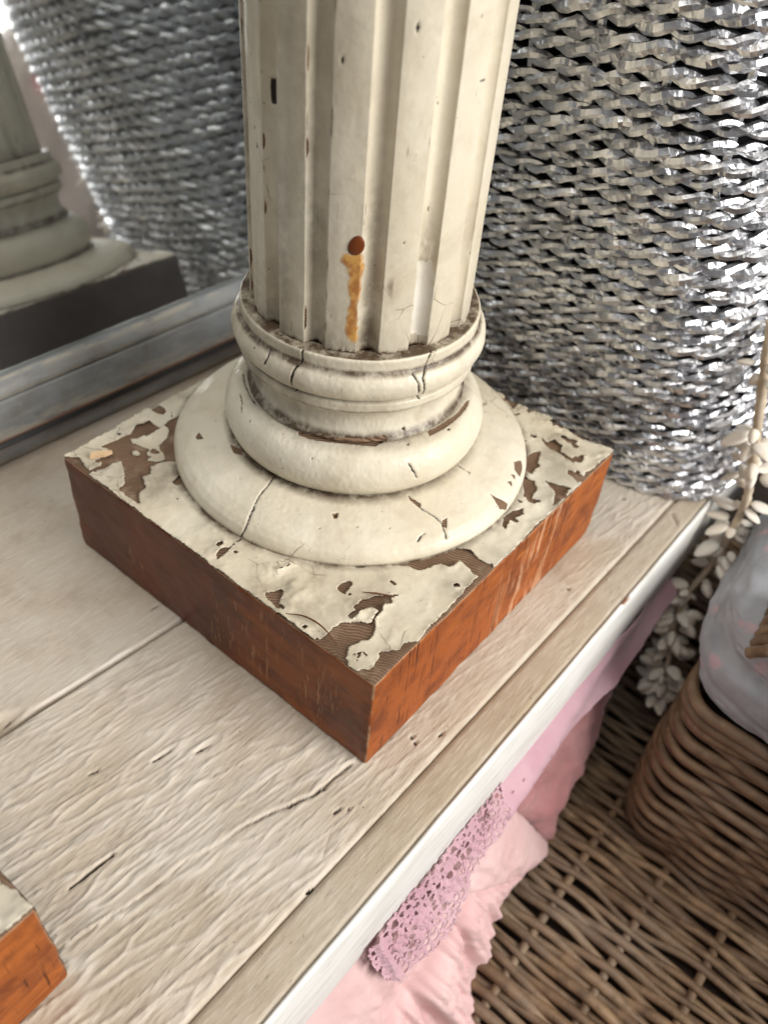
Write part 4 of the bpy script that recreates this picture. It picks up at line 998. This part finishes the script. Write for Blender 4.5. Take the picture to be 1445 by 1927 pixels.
obj('inner_wall', box_mesh('inner_wall', 0.012, 0.6, 0.012, 0.42, 0.0, 0.203, 0.01, 3), bpy.data.materials['hamper_shadow_cane'], lined)

def superell(cx, cy, cz, hx, hy, hz, e, nu=80, nv=50, wr=0.004, seed=0):
    t = np.linspace(-PI, PI, nu, endpoint=False); p = np.linspace(-PI / 2, PI / 2, nv)
    Tt, Pp = np.meshgrid(t, p, indexing='ij')
    f = lambda a, q: np.sign(a) * np.abs(a) ** (2 / q)
    x = f(np.cos(Pp), e) * f(np.cos(Tt), e); y = f(np.cos(Pp), e) * f(np.sin(Tt), e); z = f(np.sin(Pp), e)
    w = 1 + wr / min(hx, hy, hz) * 2 * (fbm(x * 2.2, y * 2.2, z * 2.2, seed=seed) + 0.35 * np.abs(fbm(x * 5, y * 5, z * 5, seed=seed + 5)))
    w = w + wr * 1.2 * (np.clip(1 - np.abs(fbm(x * 4 + 3, y * 4, z * 2.5, seed=seed + 9)) * 7, 0, 1) ** 2)
    P = np.stack([cx + hx * x * w, cy + hy * y * w, cz + hz * z * w], -1).reshape(-1, 3)
    return P, grid_faces(nu, nv, True)
def floral_material(name, ground, rose, scale, strength=1.0):
    k = M(name)
    n = k.noise(scale * 0.7, 4)
    c = k.mix(k.ramp(n, [(0.35, 0.0), (0.7, 1.0)]), srgb(*ground), srgb(*[max(0, g - 34) for g in ground]))
    w = k.noise(scale * 2.2, 4)
    v = k.vor(scale, None)
    m = k.ramp(k.math('ADD', v, k.math('MULTIPLY', w, 0.75)), [(0.50, 1.0), (0.62, 0.0)])
    c = k.mix(k.math('MULTIPLY', m, strength), c, k.mix(w, srgb(*rose), srgb(min(255, rose[0] + 40), min(255, rose[1] + 70), min(255, rose[2] + 60))))
    weave = k.noise(900, 2)
    return k.out(c, 0.6, k.bump(weave, 0.0004, 0.5), 0, 0.3)
P, f = superell(0.174, 0.180, 0.258, 0.202, 0.192, 0.048, 4.6, 260, 130, 0.003, 421)
obj('fabric_liner', mesh('fabric_liner', P, f), floral_material('grey_floral_oilcloth', (168, 171, 176), (186, 122, 132), 30, 0.45), lined)
# handle of wrapped cane lying on the liner
for k_ in range(6):
    hp = spline([(0.12 + 0.002 * k_, 0.070 - 0.013 * k_, 0.318), (0.040 + 0.001 * k_, 0.068 - 0.013 * k_, 0.316), (0.020 + 0.002 * k_, 0.060 - 0.012 * k_, 0.310), (0.022, 0.056 - 0.011 * k_, 0.300)], 40)
    V, fl = tube(hp, 0.0046, 8, False)
    obj('handle_cane', mesh('handle_cane', V, fl), MAT_CANE, lined)

# pink floral cushion standing out front, seen in the mirror
P, f = superell(0.86, 0.495, 0.12, 0.10, 0.13, 0.27, 2.4, 90, 60, 0.03, 431)
tag(obj('cushion', mesh('cushion', P, f), floral_material('cream_rose_fabric', (246, 230, 218), (220, 110, 122), 9)), 'cream and pink rose cushion reflected in the mirror', 'cushion')

# ---- cloths
def cloth_material(name, col, col2, rough=0.85):
    k = M(name)
    n = k.noise(18, 4); th = k.noise(1, 2, 0.5, k.mapping((1400, 1400, 1400)))
    c = k.mix(k.ramp(n, [(0.35, 0.0), (0.7, 1.0)]), srgb(*col), srgb(*col2))
    m = k.out(c, rough, k.bump(k.math('ADD', k.math('MULTIPLY', n, 2.0), th), 0.0007, 0.6), 0, 0.15)
    k.b.inputs['Sheen Weight'].default_value = 0.25
    return m
def cloth(name, poly, O, udir, vdir, hfun, step, thick, mat, mask=None):
    poly = np.array(poly, float)
    us = np.arange(poly[:, 0].min() - 0.004, poly[:, 0].max() + 0.004, step); vs = np.arange(poly[:, 1].min() - 0.004, poly[:, 1].max() + 0.004, step)
    U, V = np.meshgrid(us, vs, indexing='ij')
    jj = 0.003 * fbm(U * 60, V * 60, seed=441)
    s = poly_sdf(U + jj, V - jj, poly)
    if mask is not None: s = np.minimum(s, mask(U, V))
    O = np.array(O); ud = np.array(udir, float); vd = np.array(vdir, float); ud /= np.linalg.norm(ud); vd /= np.linalg.norm(vd)
    nn = np.cross(vd, ud); nn = nn if nn[0] > 0 else -nn
    def to3d(u, v, d):
        h = hfun(u, v, d)
        P = O + u[:, None] * ud + v[:, None] * vd + h[:, None] * nn
        return P, np.tile(nn, (len(u), 1))
    P, f, sm = masked_sheet(us, vs, s, to3d, thick)
    return obj(name, mesh(name, P, f, sm), mat)
pv = (0.25, 0, -1)
def pink_h(u, v, d):
    seam = np.interp(u, [-0.102, -0.052, 0.0144], [0.0795, 0.140, 0.2026])
    seam = np.where(u < -0.102, 0.0795 - 0.2 * (u + 0.102), seam)
    g = np.clip((v - seam) / 0.012, 0, 1) * np.clip(d / 0.03, 0.15, 1); top = np.clip(v / 0.08, 0.15, 1)
    q = u - 0.25 * v
    gather = (np.abs(fbm(q * 50, v * 3, seed=451)) * 0.075 + np.abs(fbm(q * 80, v * 3, seed=453)) * 0.014) * (0.12 + 0.88 * g)
    soft = 0.018 * fbm(u * 12, v * 12, seed=455) + 0.012 * np.abs(fbm(u * 45 - v * 20, v * 18, seed=457)) + 0.003 * fbm(u * 160, v * 120, seed=458)
    return (gather + soft) * top * np.clip(d / 0.035, 0.2, 1) - 0.005 * np.exp(-((v - seam) / 0.003) ** 2) - 0.006 - 0.012 * np.exp(-np.clip(d, 0, 1) / 0.010)
pink = cloth('pink_garment', [(-0.06, -0.02), (-0.0491, 0.0284), (-0.0112, 0.0937), (0.018, 0.155), (0.0372, 0.1969), (0.0312, 0.2086), (0.005, 0.198), (-0.0184, 0.184), (-0.0539, 0.1789), (-0.081, 0.2002), (-0.0918, 0.2291), (-0.0965, 0.3081), (-0.097, 0.34), (-0.50, 0.34), (-0.50, -0.02)],
             (0.2150, 0, -0.085), (0, 1, 0), pv, pink_h, 0.0018, 0.0012, cloth_material('pale_pink_cotton', (228, 194, 192), (214, 174, 174)))
tag(pink, 'pale pink gathered cotton garment spilling out below the shelf edge', 'garment')
dusty = cloth('pink_garment', [(-0.06, -0.01), (0.20, -0.02), (0.1946, 0.05), (0.1814, 0.1045), (0.1415, 0.150), (0.1057, 0.1713), (0.0639, 0.1855), (0.0660, 0.243), (0.050, 0.235), (0.0168, 0.15), (-0.03, 0.09)],
             (0.203, 0, -0.083), (0, 1, 0), (0.2, 0, -1), lambda u, v, d: 0.020 * fbm(u * 24, v * 20, seed=461) + 0.010 * np.abs(fbm(u * 60, v * 50, seed=463)) - 0.01 * np.exp(-np.clip(d, 0, 1) / 0.01), 0.0025, 0.0012, cloth_material('dusty_pink_cotton', (204, 150, 150), (184, 124, 126)))
tag(dusty, 'crumpled dusty pink garment behind the pale one under the shelf', 'garment')

cell = 0.0072
def voro(U, V):
    gx, gy = np.floor(U / cell), np.floor(V / cell)
    f1 = np.full(U.shape, 9.0); f2 = f1.copy()
    for a in (-1, 0, 1):
        for b in (-1, 0, 1):
            ix, iy = gx + a, gy + b
            px = ix + 0.5 + 0.8 * (_hash(ix, iy, ix * 0, 5) - 0.5); py = iy + 0.5 + 0.8 * (_hash(ix, iy, ix * 0, 9) - 0.5)
            d = np.hypot(U / cell - px, V / cell - py)
            f2 = np.where(d < f1, f1, np.minimum(f2, d)); f1 = np.minimum(f1, d)
    return (f2 - f1) * cell * 0.5
flowers = [(-0.168, 0.026, 0.012), (-0.135, 0.022, 0.013), (-0.102, 0.016, 0.010), (-0.190, 0.014, 0.008)]
def lace_mask(U, V):
    s = 0.0013 + 0.0026 * fbm(U * 60, V * 60, seed=477) - voro(U + 0.003 * fbm(U * 200, V * 200, seed=471), V)
    for (a, b, r) in flowers:
        rr = np.hypot(U - a, V - b); th = np.arctan2(V - b, U - a)
        s = np.maximum(s, r * (0.85 + 0.15 * np.cos(6 * th)) - rr)
    s = np.maximum(s, (U + 0.062))          # plain cloth towards the right
    s = np.minimum(s, np.hypot((U + 0.06) / 1.0, (V - 0.018)) - 0.0018)
    for hx in (-0.050, -0.036, -0.012, 0.004, 0.020, 0.052):
        s = np.minimum(s, np.hypot(U - hx, (V - 0.015 - 0.006 * math.sin(hx * 400)) * 1.6) - 0.0016)
    s = np.maximum(s, 0.0045 - np.abs(U + 0.207 - 0.15 * V))   # corded end
    return s
def lace_h(u, v, d):
    h = 0.008 * fbm(u * 20, v * 20, seed=473) + 0.0012 * np.abs(fbm(u * 260, v * 260, seed=475)) * 4 * (u < -0.06)
    for (a, b, r) in flowers:
        q = np.hypot(u - a, v - b) / r; th = np.arctan2(v - b, u - a)
        h = h + np.where(q < 1, 0.0026 * np.abs(np.cos(q * 4.2)) * (0.7 + 0.3 * np.cos(6 * th)), 0)
    h = h + 0.0030 * np.exp(-((u + 0.207 - 0.15 * v) / 0.003) ** 2)
    return h + 0.003 * np.sin(v * 120 + u * 20) * (u > -0.06) + 0.002
lace = cloth('lace_cloth', [(-0.2185, -0.012), (-0.2165, 0.0114), (-0.2085, 0.0381), (-0.1997, 0.0478), (-0.1693, 0.0598), (-0.1361, 0.0637), (-0.1209, 0.0516), (-0.1097, 0.0395), (-0.0855, 0.0361), (-0.0673, 0.0375), (-0.0496, 0.0251), (-0.0104, 0.0276), (0.0232, 0.0287), (0.068, 0.0315), (0.1161, 0.0376), (0.1699, 0.030), (0.24, 0.02), (0.24, -0.012)],
             (0.2150, 0, -0.0805), (0, 1, 0), (0.35, 0, -1), lace_h, 0.0005, 0.0006, cloth_material('mauve_lace', (206, 170, 178), (188, 146, 158)), lace_mask)
tag(lace, 'mauve pink cloth with crocheted lace border hanging from the shelf edge', 'cloth')

# ------------------------------------------------------------------ dried flower garland
garland = tag(empty('dried_flower_sprig', (0.25, 0.26, -0.27)), 'cream dried flower sprig hanging down past the shelf edge', 'dried flowers')
GO = np.array([0.25, 0.26, -0.27])
gp = np.array([(0.205, 0.235, 0.20), (0.221, 0.243, 0.130), (0.235, 0.262, 0.058), (0.243, 0.270, 0.004), (0.239, 0.274, -0.072), (0.232, 0.268, -0.119), (0.236, 0.258, -0.158), (0.247, 0.250, -0.200), (0.254, 0.248, -0.255)]) - GO
stem = spline(gp, 120)
V, fl = tube(stem, np.linspace(0.0044, 0.0026, 120), 8, False, 1.0, 0.10, seed=5)
kst = simple('dried_stem', (226, 210, 186), 0.8, var=0.2)
obj('stem', mesh('stem', V, fl), kst, garland)
kbud = M('dried_petal'); nb_ = kbud.noise(60, 4); oi = kbud.new('ShaderNodeObjectInfo')
kbud.out(kbud.mix(kbud.ramp(nb_, [(0.35, 0.0), (0.75, 1.0)]), kbud.mix(oi.outputs['Random'], srgb(252, 248, 240), srgb(244, 236, 222)), srgb(228, 214, 192)), 0.7, kbud.bump(nb_, 0.0008, 0.6), 0, 0.3)
kbud.b.inputs['Subsurface Weight'].default_value = 0.15; kbud.b.inputs['Subsurface Radius'].default_value = (0.004, 0.003, 0.002)
bud_meshes = []
for s in range(4):
    t = np.linspace(0, 2 * PI, 10, endpoint=False); p = np.linspace(0, PI, 9)
    T, Pp = np.meshgrid(t, p, indexing='ij')
    rr = np.sin(Pp) * (0.0050 if s < 3 else 0.0065) * (1 + 0.25 * np.cos(Pp)) * (1 + 0.14 * np.cos(3 * T + s))
    z = 0.0085 * (1 - np.cos(Pp)) * (0.9 + 0.12 * s)
    fl_ = 1.0 if s < 3 else 0.45
    Vb = np.stack([rr * np.cos(T), fl_ * rr * np.sin(T) + (0.25 * z if s == 3 else 0.08 * z), z], -1).reshape(-1, 3)
    bud_meshes.append(mesh('dried_bud', Vb, grid_faces(10, 9, True)))
    bud_meshes[-1].materials.append(kbud.m)
rb = random.Random(3)
for i in range(150):
    t = rb.uniform(0.02, 1.0) if i < 118 else rb.uniform(0.92, 1.0)
    p = stem[min(119, int(t * 119))]
    a = rb.uniform(0, 2 * PI)
    tan = stem[min(119, int(t * 119) + 1 if t < 0.99 else 119)] - stem[max(0, int(t * 119) - 2)]
    tan = Vector(tan).normalized()
    side = tan.orthogonal().normalized(); side.rotate(Matrix.Rotation(a, 3, tan))
    dirv = (side * rb.uniform(0.7, 1.2) + tan * rb.uniform(0.1, 0.9)).normalized()
    o = bpy.data.objects.new('dried_bud', bud_meshes[rb.choice((0, 1, 2, 3, 3))])
    COL.objects.link(o); o.parent = garland
    o.location = Vector(p) + dirv * rb.uniform(0.001, 0.013)
    o.rotation_euler = dirv.to_track_quat('Z', 'Y').to_euler()
    sc = rb.uniform(0.65, 1.2); o.scale = (sc, sc, sc)

# ------------------------------------------------------------------ loose bits on the plinth
kw = simple('pale_chip_wood', (232, 200, 160), 0.8)
P = np.array([(-0.0075, -0.003, 0), (0.003, -0.0032, 0), (0.0085, -0.0012, 0), (0.0088, 0.0010, 0), (0.0032, 0.0022, 0), (-0.0070, 0.0026, 0)])
n_ = len(P); V = np.concatenate([P, P * [0.94, 0.9, 1] + [0, 0, 0.0022]])
o = obj('wood_chip', mesh('wood_chip', V, [np.array([[i, (i + 1) % n_, n_ + (i + 1) % n_, n_ + i] for i in range(n_)]), np.array([[n_, n_ + i, n_ + i + 1] for i in range(1, n_ - 1)])], False), kw)
o.location = (-0.1300, -0.1310, H + 0.0022); o.rotation_euler = (0.05, -0.06, 0.95)
tag(o, 'small peach wood chip lying on the far left corner of the plinth', 'wood chip')
ks = simple('brown_splinter_wood', (120, 78, 50), 0.7)
for pts, lab in (([(0.0745, -0.1470, 0.0005), (0.086, -0.1420, 0.0028), (0.100, -0.1405, 0.0026), (0.1165, -0.1440, 0.0006)], 'curved brown splinter lying along the front left edge of the plinth'),
                 ([(0.0985, -0.1010, 0.0010), (0.107, -0.0965, 0.0024), (0.1165, -0.0895, 0.0012)], 'short brown splinter on the plinth near its front corner')):
    V, fl = tube(spline([np.array(q) + [0, 0, H + 0.0016] for q in pts], 24), np.concatenate([np.linspace(0.0003, 0.0009, 12), np.linspace(0.0009, 0.0003, 12)]), 6, False, 0.6)
    tag(obj('splinter', mesh('splinter', V, fl), ks), lab, 'splinter', 'splinters on the plinth')
